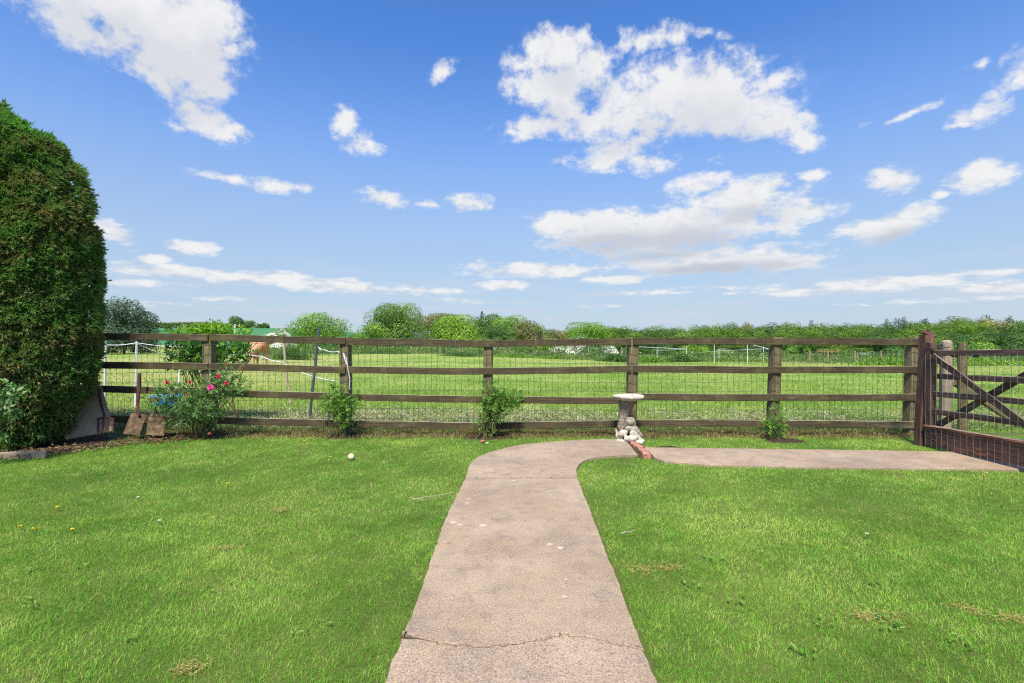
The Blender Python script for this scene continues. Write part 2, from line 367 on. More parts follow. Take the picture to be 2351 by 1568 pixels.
def wood_mat(name, a, b_, c_, moss=None, mossf=.5, stain=.6, worn=None, rough=.85):
    m, t = mat(name); uv = attr(t, 'guv', 1); p = pos(t)
    gr = t.noise(t.vm('MULTIPLY', uv, (2.5, 70, 1)), 1, 6, .65, .3); n = t.noise(uv, 2.2, 4, .6)
    n2 = t.noise(p, 26, 5, .7)
    c = t.ramp(t.m('ADD', t.m('MULTIPLY', gr, .7), t.m('MULTIPLY', n, .35)), [(.32, a), (.55, b_), (.78, c_)])
    c = t.mix(t.m('MULTIPLY', t.ss(t.noise(t.vm('MULTIPLY', uv, (1.3, 9, 1)), 1, 5, .7), .56, .72), .55), c, tuple(v*1.15+.03 for v in c_))
    # drips and grime run down across the rail
    dr = t.noise(t.vm('MULTIPLY', p, (22, 22, 1.2)), 1, 4, .7)
    c = t.mix(t.m('MULTIPLY', t.ss(dr, .55, .75), stain), c, b_ if not moss else moss)
    if moss: c = t.mix(t.m('MULTIPLY', t.ss(t.noise(p, 3.2, 5, .7), .5, .72), mossf), c, moss)
    if worn: c = t.mix(t.m('MULTIPLY', t.ss(t.noise(t.vm('MULTIPLY', uv, (4, 26, 1)), 1, 6, .75, .5), .53, .63), .9), c, worn)
    # faces that point up are mixed towards a paler tan
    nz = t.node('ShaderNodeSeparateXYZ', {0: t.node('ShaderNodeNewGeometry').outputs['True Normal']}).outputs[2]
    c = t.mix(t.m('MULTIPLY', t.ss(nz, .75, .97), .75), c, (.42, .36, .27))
    h = t.m('ADD', t.m('MULTIPLY', gr, .8), t.m('MULTIPLY', n2, .3))
    finish(t, c, rough, h, .55, .006, .2); return m
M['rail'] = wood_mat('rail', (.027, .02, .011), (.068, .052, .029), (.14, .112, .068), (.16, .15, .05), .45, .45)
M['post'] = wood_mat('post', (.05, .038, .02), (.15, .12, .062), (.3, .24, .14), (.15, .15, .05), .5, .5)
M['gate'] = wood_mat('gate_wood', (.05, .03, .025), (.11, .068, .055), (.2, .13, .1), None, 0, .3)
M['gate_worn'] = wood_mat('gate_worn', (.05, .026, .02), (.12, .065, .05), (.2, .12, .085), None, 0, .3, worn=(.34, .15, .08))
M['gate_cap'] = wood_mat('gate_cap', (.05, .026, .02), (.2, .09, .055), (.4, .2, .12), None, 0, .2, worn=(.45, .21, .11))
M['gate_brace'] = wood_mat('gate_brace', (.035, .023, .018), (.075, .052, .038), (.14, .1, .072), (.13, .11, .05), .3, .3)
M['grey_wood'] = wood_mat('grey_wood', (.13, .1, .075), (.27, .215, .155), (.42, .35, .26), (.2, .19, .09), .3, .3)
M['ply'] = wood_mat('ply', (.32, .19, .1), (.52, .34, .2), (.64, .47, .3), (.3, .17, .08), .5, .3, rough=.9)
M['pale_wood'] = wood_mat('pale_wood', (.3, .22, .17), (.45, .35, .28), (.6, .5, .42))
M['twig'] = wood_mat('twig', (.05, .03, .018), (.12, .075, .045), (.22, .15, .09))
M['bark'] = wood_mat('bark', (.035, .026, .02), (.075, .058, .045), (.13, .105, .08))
M['cane'] = leaf_mat('cane', [(0, (.07, .11, .03)), (.5, (.12, .1, .045)), (1, (.2, .12, .07))], 0, .6)
m, t = mat('rust'); p = pos(t); n = t.noise(p, 40, 5, .7)
finish(t, t.ramp(n, [(.3, (.03, .015, .013)), (.52, (.085, .035, .028)), (.72, (.16, .075, .05))]), .8, n, .5, .004, .3); M['rust'] = m
m, t = mat('rusty_blade'); p = pos(t); n = t.noise(p, 16, 6, .75)
finish(t, t.ramp(n, [(.3, (.03, .02, .012)), (.5, (.09, .058, .032)), (.62, (.15, .11, .06)), (.75, (.3, .25, .17))]), .85, n, .5, .005, .2); M['rusty_blade'] = m
m, t = mat('wire'); finish(t, (.03, .045, .04), .5, spec=.3); M['wire'] = m
m, t = mat('wire_pale'); finish(t, (.3, .27, .23), .7, spec=.2); M['wire_pale'] = m
m, t = mat('iron'); finish(t, t.mix(t.noise(pos(t), 60, 3), (.03, .028, .028), (.09, .08, .075)), .5, spec=.5, metal=.5); M['iron'] = m
m, t = mat('white_plastic'); finish(t, t.mix(t.noise(pos(t), 20, 3), (.62, .62, .6), (.8, .8, .79)), .5, spec=.4); M['white_plastic'] = m
m, t = mat('tape'); finish(t, t.mix(t.noise(pos(t), 25, 3), (.5, .55, .6), (.8, .82, .84)), .5, spec=.4); M['tape'] = m
m, t = mat('dark_plastic'); finish(t, t.mix(t.noise(pos(t), 12, 3), (.03, .045, .055), (.09, .12, .14)), .45, spec=.5); M['dark_plastic'] = m
m, t = mat('blue_plastic'); finish(t, t.mix(t.noise(pos(t), 8, 4), (.015, .16, .5), (.03, .26, .66)), .4, spec=.5); M['blue_plastic'] = m
m, t = mat('ball'); finish(t, t.mix(t.noise(pos(t), 60, 5, .7), (.5, .4, .2), (.72, .64, .42)), .8, t.noise(pos(t), 300, 2), .4, .002); M['ball'] = m
m, t = mat('stone'); p = pos(t); n = t.noise(p, 18, 6, .7); n2 = t.noise(p, 130, 4, .7)
c = t.ramp(t.m('ADD', t.m('MULTIPLY', n, .65), t.m('MULTIPLY', n2, .35)), [(.33, (.17, .145, .11)), (.48, (.42, .38, .305)), (.66, (.66, .61, .52))])
finish(t, c, .9, t.m('ADD', n, t.m('MULTIPLY', n2, .5)), .6, .006, .2); M['stone'] = m
m, t = mat('grey_stone'); n = t.noise(pos(t), 26, 6, .7); finish(t, t.ramp(n, [(.33, (.12, .1, .075)), (.5, (.29, .255, .2)), (.7, (.42, .38, .31))]), .9, n, .6, .005, .2); M['grey_stone'] = m
m, t = mat('carved_stone'); p = pos(t); wv = t.noise(t.vm('MULTIPLY', p, (1, 1, .22)), 75, 5, .7, .8); n2 = t.noise(p, 90, 4, .7)
c = t.ramp(t.m('ADD', t.m('MULTIPLY', wv, .8), t.m('MULTIPLY', n2, .2)), [(.35, (.07, .055, .04)), (.5, (.22, .18, .135)), (.68, (.4, .35, .28))])
finish(t, c, .9, wv, 1, .012, .2); M['carved_stone'] = m

# ------------------------------------------------------------------ terrain
def zt(x, y):
    x = np.asarray(x, float); y = np.asarray(y, float); u = x/np.maximum(y, 1.0)
    u = np.clip(u, -2, 2)
    hill = 8.6*sst(80, 290, y)*sst(0.05, -0.5, u)*(1-.45*sst(310, 620, y))
    fall = -3.1*sst(26, 92, y)*sst(-.25, .45, u)
    far = 7*sst(260, 700, y)*sst(-.1, .3, u)
    und = .05*vnoise(x, y, 9, 3)*sst(8, 14, y)+.25*vnoise(x, y, 60, 5)*sst(40, 120, y)
    return hill+fall+far+und
def axis(lo, hi, n, k):
    t = np.linspace(-1, 1, n); s = np.sinh(t*k)/np.sinh(k); return np.where(s < 0, -s*lo, s*hi)
gx = axis(-1300, 1300, 181, 6.2)
gy = np.concatenate([np.array([-60, -30, -12, -5, 0, 2, 4]), 7.0+np.geomspace(.35, 1500, 130)-.35])
X, Y = np.meshgrid(gx, gy); Z = zt(X, Y); V = np.stack([X, Y, Z], -1).reshape(-1, 3); nx = len(gx)
idx = np.arange(len(gy)-1)[:, None]*nx+np.arange(nx-1)[None]
quad = np.stack([idx, idx+1, idx+nx+1, idx+nx], -1).reshape(-1, 4)
cen = V[quad].mean(1); uu = cen[:, 0]/np.maximum(cen[:, 1], 1)
is_lawn = cen[:, 1] < 7.0
is_crop = (cen[:, 1] > 125+30*uu) & (uu < -.12)
tag(mk('lawn', V, [quad[is_lawn]], M['lawn_soil'], smooth=True), kind='structure')
tag(mk('hill_field', V, [quad[is_crop]], M['crop'], smooth=True), kind='structure')
tag(mk('paddock', V, [quad[~is_lawn & ~is_crop]], M['paddock_ground'], smooth=True), kind='structure')

# ------------------------------------------------------------------ the concrete path
LEFT = [(-.47, -4), (-.468, 0), (-.463, 1.873), (-.45, 2.118), (-.448, 2.64), (-.46, 3.085), (-.455, 3.8), (-.413, 4.576), (-.43, 5.047), (-.37, 5.42), (-.17, 5.78), (.13, 6.094), (.62, 6.30), (1.155, 6.415), (1.47, 6.36)]
SEAM = [(1.53, 6.2), (1.42, 5.47)]
RIGHT = [(1.1, 5.50), (.87, 5.42), (.71, 5.227), (.614, 4.912), (.585, 4.576), (.568, 3.805), (.551, 3.085), (.54, 2.64), (.525, 2.118), (.523, 1.873), (.52, 0), (.52, -4)]
def densify(poly, step, amp, closed=False):
    out = []; n = len(poly)
    for i in range(n if closed else n-1):
        a, c = poly[i], poly[(i+1) % n]; m_ = max(1, int(math.dist(a, c)/step))
        for k in range(m_):
            f = k/m_; j = 0 if (k == 0 and i == 0) else 1
            out.append((a[0]+(c[0]-a[0])*f+random.gauss(0, amp)*j, a[1]+(c[1]-a[1])*f+random.gauss(0, amp)*j))
    if not closed: out.append(poly[-1])
    return out
def smooth_line(p, n=3):
    for _ in range(n):
        q = [p[0]]
        for a, c in zip(p, p[1:]): q += [(a[0]*.75+c[0]*.25, a[1]*.75+c[1]*.25), (a[0]*.25+c[0]*.75, a[1]*.25+c[1]*.75)]
        p = q+[p[-1]]
    return p
Ls = smooth_line(LEFT, 2); Rs = smooth_line(RIGHT, 2)
def slab(b, poly, z1, z0=-.06):
    poly = [p for i, p in enumerate(poly) if math.dist(p, poly[i-1]) > 1e-4]
    ar = sum(poly[i-1][0]*poly[i][1]-poly[i][0]*poly[i-1][1] for i in range(len(poly)))
    if ar < 0: poly = poly[::-1]
    n = len(poly); c = np.array(poly)
    inner = []
    for i in range(n):   # a worn, rounded arris
        a, d = c[i-1], c[(i+1) % n]; t_ = d-a; t_ = t_/max(np.linalg.norm(t_), 1e-6); inner.append(c[i]+np.array([-t_[1], t_[0]])*.004)
    inner = np.array(inner)
    V = [(x, y, z1) for x, y in inner]+[(x, y, z1-.007) for x, y in c]+[(x, y, z0) for x, y in c]
    tri = geometry.tessellate_polygon([[Vector((x, y, 0)) for x, y in c]])
    nr = []
    for t_ in tri:
        a, c_, d = (np.array(V[i][:2]) for i in t_)
        nr.append(t_ if np.cross(c_-a, d-a) > 0 else t_[::-1])
    s1 = [[i+n, (i+1) % n+n, (i+1) % n, i] for i in range(n)]; s2 = [[i+2*n, (i+1) % n+2*n, (i+1) % n+n, i+n] for i in range(n)]
    b.add(V, [np.array(nr), np.array(s1+s2)])
def cut(line, y0, y1): return [p for p in line if y0 < p[1] < y1]
def xat(line, y):
    for a, c in zip(line, line[1:]):
        if (a[1]-y)*(c[1]-y) <= 0 and a[1] != c[1]: return a[0]+(c[0]-a[0])*(y-a[1])/(c[1]-a[1])
CR = [(px, py) for px, py in [(921, 1474), (955, 1480), (990, 1487), (1050, 1497), (1110, 1501), (1180, 1494), (1240, 1485), (1290, 1470), (1360, 1481), (1420, 1494), (1474, 1508)]]
crack = [G(*p) for p in CR]; crack = densify(crack, .018, .0042)
b = B(); JY = 4.576
def side(line, y0, y1): return densify([(xat(line, y0), y0)]+sorted(cut(line, y0, y1), key=lambda p: p[1])+[(xat(line, y1), y1)], .045, .0035)
yl, yr = crack[0][1], crack[-1][1]
lo_l, lo_r = cut(Ls, -9, yl-.004), cut(Rs, -9, yr-.004)
slab(b, densify(lo_l, .05, .003)+[(x, y-.0035-.014*math.exp(-((x+.45)/.04)**2)) for x, y in crack]+densify(lo_r, .05, .003), .029)
mL = side(Ls, yl+.01, JY-.014); mR = side(Rs, yr+.004, JY-.014)
slab(b, [(x, y+.0035+.02*math.exp(-((x+.45)/.045)**2)) for x, y in crack][::-1]+mL+densify([(xat(Ls, JY-.014), JY-.014), (xat(Rs, JY-.014), JY-.014)], .04, .0025)+mR[::-1], .033)
tl = [p for p in Ls if p[1] > JY+.018 or p[0] > .0]; tr = [p for p in Rs if p[1] > JY+.018]
slab(b, densify([(xat(Ls, JY+.018), JY+.018)]+tl, .045, .003)+densify([(1.40, 6.3), (1.36, 5.53)], .05, .004)+densify(tr+[(xat(Rs, JY+.018), JY+.018)], .045, .003)+densify([(xat(Rs, JY+.018), JY+.018), (xat(Ls, JY+.018), JY+.018)], .04, .0025), .031)
BR = [(1.535, 5.93), (2.6, 5.86), (4.2, 5.76), (4.95, 5.68), (5.6, 5.5), (8.5, 5.3), (8.5, 4.75), (5.6, 4.88), (4.6, 4.93), (3.85, 4.965), (2.95, 5.01), (2.0, 5.10), (1.56, 5.25), (1.51, 5.40)]
slab(b, densify(BR, .06, .004, True), .026)
PATH = b.build('path', M['concrete']); tag(PATH, kind='structure')
b = B(); loft(b, [(x, y+.001, .003) for x, y in crack[::4]+[crack[-1]]], rect(.016, .04, .003), noise=.0016); loft(b, [(x_, JY+.002+random.gauss(0, .002), .0075) for x_ in np.linspace(-.42, .58, 40)], rect(.042, .04, .003), noise=.0015); loft(b, [(1.42, 5.5, -.016), (1.5, 6.3, -.016)], rect(.2, .045, .004)); tag(b.build('soil', M['joint_shade_soil']), kind='structure')  # dark strips with the gaps' shade put into their colour; soil under the bricks
outline = [(x, y) for x, y in Ls]+[(1.55, 6.2), (1.62, 5.92)]+BR[1:-1]+[(1.45, 5.44)]+[(x, y) for x, y in Rs]
# brick edging between the two runs of the path
ed = empty('brick_edging', (1.45, 5.8, 0), 'broken red brick strip set across the bend of the path beside the birdbath', 'brick edging')
for i, (a, c, wd) in enumerate([((1.455, 6.33), (1.475, 6.13), .07), ((1.465, 6.11), (1.485, 5.87), .085), ((1.475, 5.85), (1.475, 5.64), .08), ((1.465, 5.62), (1.44, 5.45), .085)]):
    b = B(); z = .012+.004*(i % 2); beam(b, (*a, z), (*c, z), wd, .05, seg=6, noise=.004, c=.012); b.build('brick', M['brick'], ed)
b = B()
for px, py, r in [(a_, b_, c_*.75) for a_, b_, c_ in [(1041, 1210, .035), (1055, 1216, .025), (1108, 1218, .042), (1075, 1155, .02), (1072, 1165, .022), (1178, 1112, .025), (1090, 1148, .014), (1020, 1256, .012), (1300, 1345, .014), (1285, 1270, .03), (1262, 1262, .03), (1295, 1385, .018)]]:
    x, y = G(px, py); k = 14; rr = [r*random.uniform(.75, 1.15) for _ in range(k)]; z0 = .0335 if y < JY else .0315
    V = [(x, y, z0+.0022)]+[(x+rr[i]*math.cos(i*2*math.pi/k), y+rr[i]*math.sin(i*2*math.pi/k), z0+.0004) for i in range(k)]
    b.add(V, [np.array([[0, 1+i, 1+(i+1) % k] for i in range(k)])])
tag(b.build('lichen', M['lichen']), 'pale round lichen spots crusted on the concrete path', 'lichen', kind='stuff')

# ------------------------------------------------------------------ soil beds
def mound(name, cx, cy, rx, ry, h, mt=None):
    n, k = 14, 40; V = [(cx, cy, h)]; 
    for i in range(1, n+1):
        f = i/n
        for j in range(k):
            a = j*2*math.pi/k; r = f*(1+.16*vnoise(math.cos(a), math.sin(a), 1.7, int(cx*7) % 9))
            z = h*(1-f**2)+random.gauss(0, .004)*(f < .95)-.004*(i == n)
            V.append((cx+rx*r*math.cos(a), cy+ry*r*math.sin(a), z+.003))
    F_ = [[1+(i-1)*k+j, 1+i*k+j, 1+i*k+(j+1) % k, 1+(i-1)*k+(j+1) % k] for i in range(1, n) for j in range(k)]
    T_ = [[0, 1+j, 1+(j+1) % k] for j in range(k)]
    o = mk(name, V, [np.array(F_), np.array(T_)], mt or M['soil'], smooth=True); tag(o, kind='structure'); return (cx, cy, rx, ry)
SOIL = [mound('soil', -4.22, 6.72, .62, .22, .03), mound('soil', -2.22, 6.68, .26, .13, .025), mound('soil', -.34, 6.62, .33, .14, .025), mound('soil', 3.42, 6.42, .26, .15, .02), mound('soil', 1.82, 6.02, .16, .05, .012)]
mound('soil', -6.9, 6.35, 2.0, .95, .02)
SOILH = (-6.7, 6.2)

# ------------------------------------------------------------------ lawn grass
def hedge_edge(x):   # the lawn stops along a line that runs obliquely below the hedge
    return np.interp(x, [-9, -5.6, -4.95, -4.6, -4.2], [5.0, 5.22, 5.75, 6.35, 6.75])
pts = []
for y0 in np.arange(1.45, 6.8, .25):
    ym = y0+.125; dn = min(20000, 20000*(2.4/ym)**1.15); x1 = 1.16*ym+1.3; N = int(dn*.25*2*x1)
    pts.append(np.stack([RNG.uniform(-x1, x1, N), RNG.uniform(y0, y0+.25, N)], 1))
pts = np.concatenate(pts); x, y = pts.T
edge = 6.72+.07*vnoise(x, y, 1.3)
ok = ~pip(x, y, outline) & (y < edge) & (y < hedge_edge(x)+.06*vnoise(x, y, .6, 2))
xi = x-.018-.012*vnoise(x, y, .5, 4)      # a bare trimmed line along the right-hand side of the path
ok &= ~(pip(xi, y, outline) & (y < 4.4))
for (sx, sy, rx, ry) in SOIL: ok &= ((x-sx)/rx)**2+((y-sy)/ry)**2 > .9+.3*vnoise(x, y, .3, 1)
bare = vnoise(x, y, .55, 7)*.6+vnoise(x, y, 2.6, 9)*.7
ok &= ~((bare > .86) & (RNG.random(len(x)) < .8))
x, y, bare = x[ok], y[ok], bare[ok]
n = len(x); print('lawn blades', n)
p = np.stack([x, y, np.zeros(n)], 1)
dirn = vnoise(x, y, 1.6, 11)*3.1+vnoise(x, y, .35, 13)*1.2
lean = np.stack([np.cos(dirn), np.sin(dirn), dirn*0], 1)*(.22+.1*vnoise(x, y, .9, 15))[:, None]+RNG.normal(size=(n, 3))*[.5, .5, 0]
hh = (.0165+.004*vnoise(x, y, .7, 17)+.003*vnoise(x, y, .13, 19))*RNG.uniform(.6, 1.4, n)
hh = np.clip(hh, .008, .06)+(RNG.random(n) < .015)*.02
wd = np.clip(.0015*np.maximum(y, 2)/2.2, .0018, .0042)*RNG.uniform(.8, 1.3, n)
rn = np.clip(RNG.random(n)+.1*np.clip(bare, 0, 1), 0, 1)
b = B(); near = y < 3.6
blades(b, p[near], hh[near], wd[near], lean[near], rn[near], tri=False); blades(b, p[~near], hh[~near], wd[~near], lean[~near], rn[~near])
tag(b.build('lawn_grass', M['lawn_blade']), 'short mown green lawn grass either side of the path', 'grass', kind='stuff')

# straw-coloured rough grass under the fence
N = 46000; x = RNG.uniform(-4.9, 5.3, N); y = RNG.normal(6.84, .16, N)
ok = (y > 6.5) & (RNG.random(N) < .55+.45*vnoise(x, y, .9, 21)); x, y = x[ok], y[ok]
for (sx, sy, rx, ry) in SOIL[:4]:
    k_ = ((x-sx)/rx)**2+((y-sy)/ry)**2 > .7; x, y = x[k_], y[k_]
n = len(x); p = np.stack([x, y, x*0], 1); b = B()
ln = RNG.normal(size=(n, 3))*[.6, .6, 0]
blades(b, p, (.045+.03*vnoise(x, y, .5, 3))*RNG.uniform(.5, 1.7, n), .005, ln, np.clip(RNG.random(n)*.6+.2*vnoise(x, y, 1.1, 25)+.25, 0, 1), tri=False)
tag(b.build('rough_grass', M['dead_blade']), 'brown dying rough grass along the foot of the timber fence', 'grass', kind='stuff')

# ------------------------------------------------------------------ paddock grass and cut clippings
N = 200000; py = 786+2+ (1000-788)*RNG.random(N)**.85
y = F*EYE/(py-CY); y = np.minimum(y, 60); x = RNG.uniform(-1.12, 1.12, N)*y
ok = (y > 7.05); x, y = x[ok], y[ok]; y = y+RNG.uniform(-.03, .03, len(y))*y
x = x[y > 7.02]; y = y[y > 7.02]; n = len(x)
tuft = vnoise(x, y, 1.1, 2)*.5+vnoise(x, y, 4.2, 6)*.6
lush = sst(17, 9, y)*.8+.3
hh = np.clip(.05+.05*np.clip(tuft, -1, 1.2)*lush+.03*lush, .02, .2)*RNG.uniform(.5, 1.5, n)
p = np.stack([x, y, zt(x, y)-.005], 1); b = B()
blades(b, p, hh, np.clip(.0011*y, .006, .035), RNG.normal(size=(n, 3))*[.5, .5, 0], np.clip(RNG.random(n)*.9+.05, 0, 1))
tag(b.build('paddock_grass', M['paddock_blade']), 'rough yellow green grazed grass of the paddock beyond the fence', 'grass', kind='stuff')
N = 90000; x = RNG.uniform(-9, 10.5, N); y = RNG.normal(8.05, .6, N)+.2*vnoise(x, x, 3, 1)
ok = (y > 7.08) & (RNG.random(N) < np.where((x > 1.4), .42, 1)*(.7+.5*vnoise(x, y, 1.2, 8))*sst(10.4, 9.2, y))
x, y = x[ok], y[ok]; n = len(x)
p = np.stack([x, y, .03+.035*RNG.random(n)+.02*vnoise(x, y, .5, 7)], 1)
d = rdir(n)*[1, 1, .45]; b = B(); leaves(b, p, d, rdir(n)*.5+[0, 0, 1], RNG.uniform(.03, .1, n), RNG.uniform(.006, .018, n), RNG.random(n), .6)
tag(b.build('grass_clippings', M['clipping']), 'pale wilted cut grass heaped in a band behind the fence', 'grass clippings', kind='stuff')

# ------------------------------------------------------------------ the timber fence
FD = 6.82
PX = [(-210, 0, 0), (135, 0, 0), (481, 0, 0), (793, 0, 2), (1121, 0, -4), (1453, 0, -7), (1781, 0, -12), (2094, 0, -8)]
fence = empty('post_and_rail_fence', (0, FD, 0), 'weathered brown post and rail fence with green wire mesh between lawn and paddock', 'fence')
RAILS = [   # (x, y of the rail's upper edge) for each timber length
 [[(-260, 758), (240, 764.8), (478, 767.6)], [(482, 767), (793, 775.4)], [(796, 776.2), (1121, 781.4), (1448, 776)], [(1453, 775.4), (1781, 775.9), (2117, 777)]],
 [[(-260, 826), (240, 830), (478, 834)], [(482, 833.6), (793, 841.8)], [(796, 841.4), (1121, 845.3), (1448, 839.4)], [(1453, 839), (1781, 841.9), (2111, 840.6)]],
 [[(-260, 880), (240, 885.4), (478, 891)], [(482, 893.6), (793, 903)], [(796, 904), (1121, 909.8), (1448, 912.4)], [(1453, 903.2), (1781, 904.9), (2109, 904.6)]],
 [[(-260, 950), (240, 953), (478, 957)], [(482, 956.8), (793, 965)], [(796, 965.4), (1121, 970.6), (1448, 964.2)], [(1453, 963.4), (1781, 964.8), (2110, 967.6)]]]
for row in RAILS:
    for seg in row:
        b = B(); D = FD-.066-random.uniform(0, .004); pts = []
        xs = np.linspace(seg[0][0], seg[-1][0], 30)
        ys = np.interp(xs, [q[0] for q in seg], [q[1] for q in seg])
        ys = np.convolve(np.pad(ys, 3, mode='reflect', reflect_type='odd'), np.ones(7)/7, 'valid')
        for x_, y_ in zip(xs, ys): pts.append(P3(x_, y_+7.7+.35*math.sin(x_*.021+seg[0][1]), D))
        loft(b, pts, rect(.036, .089, .0025), noise=.0006); b.build('rail', M['rail'], fence)
for i, (px, ang, lean) in enumerate(PX):
    b = B(); top = P3(px, 772+[0, -6, -3, 3, 8, 3, 2.5, 3][i], FD); bot = Vector((top.x+lean/F*FD, FD, -.3))
    wd = [.12, .12, .125, .125, .118, .125, .12, .125][i]
    a = math.radians([4, 4, 7, 9, 3, -6, -9, -12][i])
    pts = [bot.lerp(top, k/12) for k in range(13)]
    loft(b, pts, rect(wd, wd*.95, .007), up=(math.sin(a), math.cos(a), 0), noise=.0016); b.build('post', M['post'], fence)
# green welded mesh stapled behind the rails
segs = []; zs = [-.02, .1, .225, .35, .475, .6, .72, .845, .97, 1.09, 1.215, 1.3]
yb = FD-.0685; xs = np.arange(-7.5, 5.47, .0795)
def wob(x, z): return .006*math.sin(x*2.3+z*3)+.02*math.sin(z*5+.8)*math.exp(-((x+5.1)/.8)**2)*z
for x0 in xs:
    j = random.gauss(0, .003); prev = None
    for z in np.linspace(-.02, 1.2, 9):
        q = (x0+j+wob(x0, z)+.0025*math.sin(z*9+x0*40), yb+.0+.003*math.sin(x0*7+z*4)-(.0 if abs(z) else 0), z)
        if prev: segs.append((prev, q))
        prev = q
for z in zs[:-1]:
    prev = None
    for x0 in xs[::2]:
        q = (x0, yb, z+.005*math.sin(x0*1.7+z*11)-.012*math.sin(x0*.9))
        if prev: segs.append((prev, q))
        prev = q
b = B(); wires(b, segs, .0023); b.build('wire_mesh', M['wire'], fence)

# ------------------------------------------------------------------ gate post, gate, posts beyond
gp = empty('gate_post', (4.93, 6.12, 0), 'dark brown square wooden post with a sloping top, between the fence and the open gate', 'post')
b = B(); base = Vector((4.91, 6.16, -.3)); topv = P3(2128, 769, 6.16)
pts = [base.lerp(topv, k/14) for k in range(15)]; loft(b, pts, rect(.115, .12, .008), up=(.1, 1, 0), noise=.0015); b.build('shaft', M['gate_worn'], gp)
b = B(); tv = topv+Vector((0, 0, .001)); beam(b, tv, tv+Vector((.016, 0, .034)), .118, .1, up=(.1, 1, 0), seg=2, noise=.003, c=.012); b.build('cap', M['gate_worn'], gp)
b = B(); q0, q1 = P3(2127, 887, 6.09), P3(2128, 977, 6.09); beam(b, q0, q1, .045, .02, up=(0, 1, 0), seg=6, noise=.001); b.build('batten', M['pale_wood'], gp)

GX, GY0, GL = 4.93, 6.06, 3.0
gate = empty('timber_gate', (GX, GY0, 0), 'dark brown five bar timber gate with crossed braces and kickboard standing open', 'gate')
def gp3(s, z, off=0): return Vector((GX+off-.012*s, GY0-s, z+.03*s))
def gbeam(name, s0, z0, s1, z1, w_, t_, off=0, mt='gate', nz=.0014, par=gate):
    b = B(); a, c = gp3(s0, z0, off), gp3(s1, z1, off); beam(b, a, c, t_, w_, up=(0, 0, 1) if abs(s1-s0) > .1 else (0, 1, 0), seg=16, noise=nz)
    return b.build(name, M[mt], par)
b = B(); beam(b, gp3(.035, .03), gp3(.035, 1.24), .075, .085, up=(0, 1, 0), seg=10); b.build('stile', M['gate'], gate)
b = B(); beam(b, gp3(GL, .03), gp3(GL, 1.2), .07, .09, up=(0, 1, 0), seg=10); b.build('stile', M['gate'], gate)
for z, h_ in [(1.112, .062), (.844, .06), (.636, .06), (.43, .06)]:
    gbeam('bar', .08, z, GL-.045, z, h_, .036)
gbeam('brace', .1, 1.08, 1.42, .28, .072, .022, -.031, 'gate_brace'); gbeam('brace', .1, .27, 1.42, 1.07, .072, .022, .031, 'gate_brace')
gbeam('brace', 2.86, 1.08, 1.5, .28, .072, .022, -.031, 'gate_brace'); gbeam('brace', 2.86, .27, 1.5, 1.07, .072, .022, .031, 'gate_brace')
gbeam('kickboard', .0, .132, GL+.03, .132, .222, .03, -.034, 'gate_worn', .002)
gbeam('kickboard_cap', .0, .255, GL+.03, .255, .026, .05, -.036, 'gate_cap', .0025)
segs = []
for k in range(38):
    s = .02+k*.08; prev = None
    for z in np.linspace(.0, 1.1, 8):
        q = gp3(s+.004*math.sin(z*9+k), z, -.055+.004*math.sin(k*1.3+z*6))
        if prev is not None: segs.append((tuple(prev), tuple(q)))
        prev = q
for z in [.0, .06, .12, .18, .24, .3, .36, .45, .54, .64, .74, .86, .98, 1.09]:
    prev = None
    for k in range(75):
        q = gp3(.02+k*.04, z+.004*math.sin(k*.5+z*20), -.055+.004*math.sin(k*.65+z*6))
        if prev is not None: segs.append((tuple(prev), tuple(q)))
        prev = q
b = B(); wires(b, segs, .0013); b.build('wire_mesh', M['wire_pale'], gate)
b = B(); beam(b, P3(2125, 793, 6.09), P3(2162, 800, 5.95), .018, .008, seg=3, noise=.0006, c=.002); beam(b, gp3(.02, 1.165, -.03), gp3(.12, 1.16, -.03), .02, .012, seg=3, c=.002); b.build('latch', M['rust'], gate)
for s in (.35, .62):
    b = B(); tube(b, [gp3(s-.02, 1.078, .0), gp3(s+.02, 1.075, .0), gp3(s+.045, 1.08, .0)], .016, .01); b.build('ring', M['iron'], gate)

o = empty('stay_post', (5.5, 6.66, 0), 'grey round topped post directly behind the hanging end of the open gate', 'post')
b = B(); t0 = P3(2172, 790, 6.7); pts = [Vector((t0.x-.03, 6.7, -.3)).lerp(t0, k/12) for k in range(13)]+[t0+Vector((0, 0, .025)), t0+Vector((0, 0, .042)), t0+Vector((0, 0, .05))]
loft(b, pts, rect(.115, .11, .02), up=(.2, 1, 0), scale=[1]*13+[.93, .7, .35], noise=.0014); b.build('shaft', M['grey_wood'], o)
b = B(); beam(b, P3(2150, 799, 6.62), P3(2178, 797, 6.62), .02, .014, seg=2, c=.003); b.build('hook', M['iron'], o)

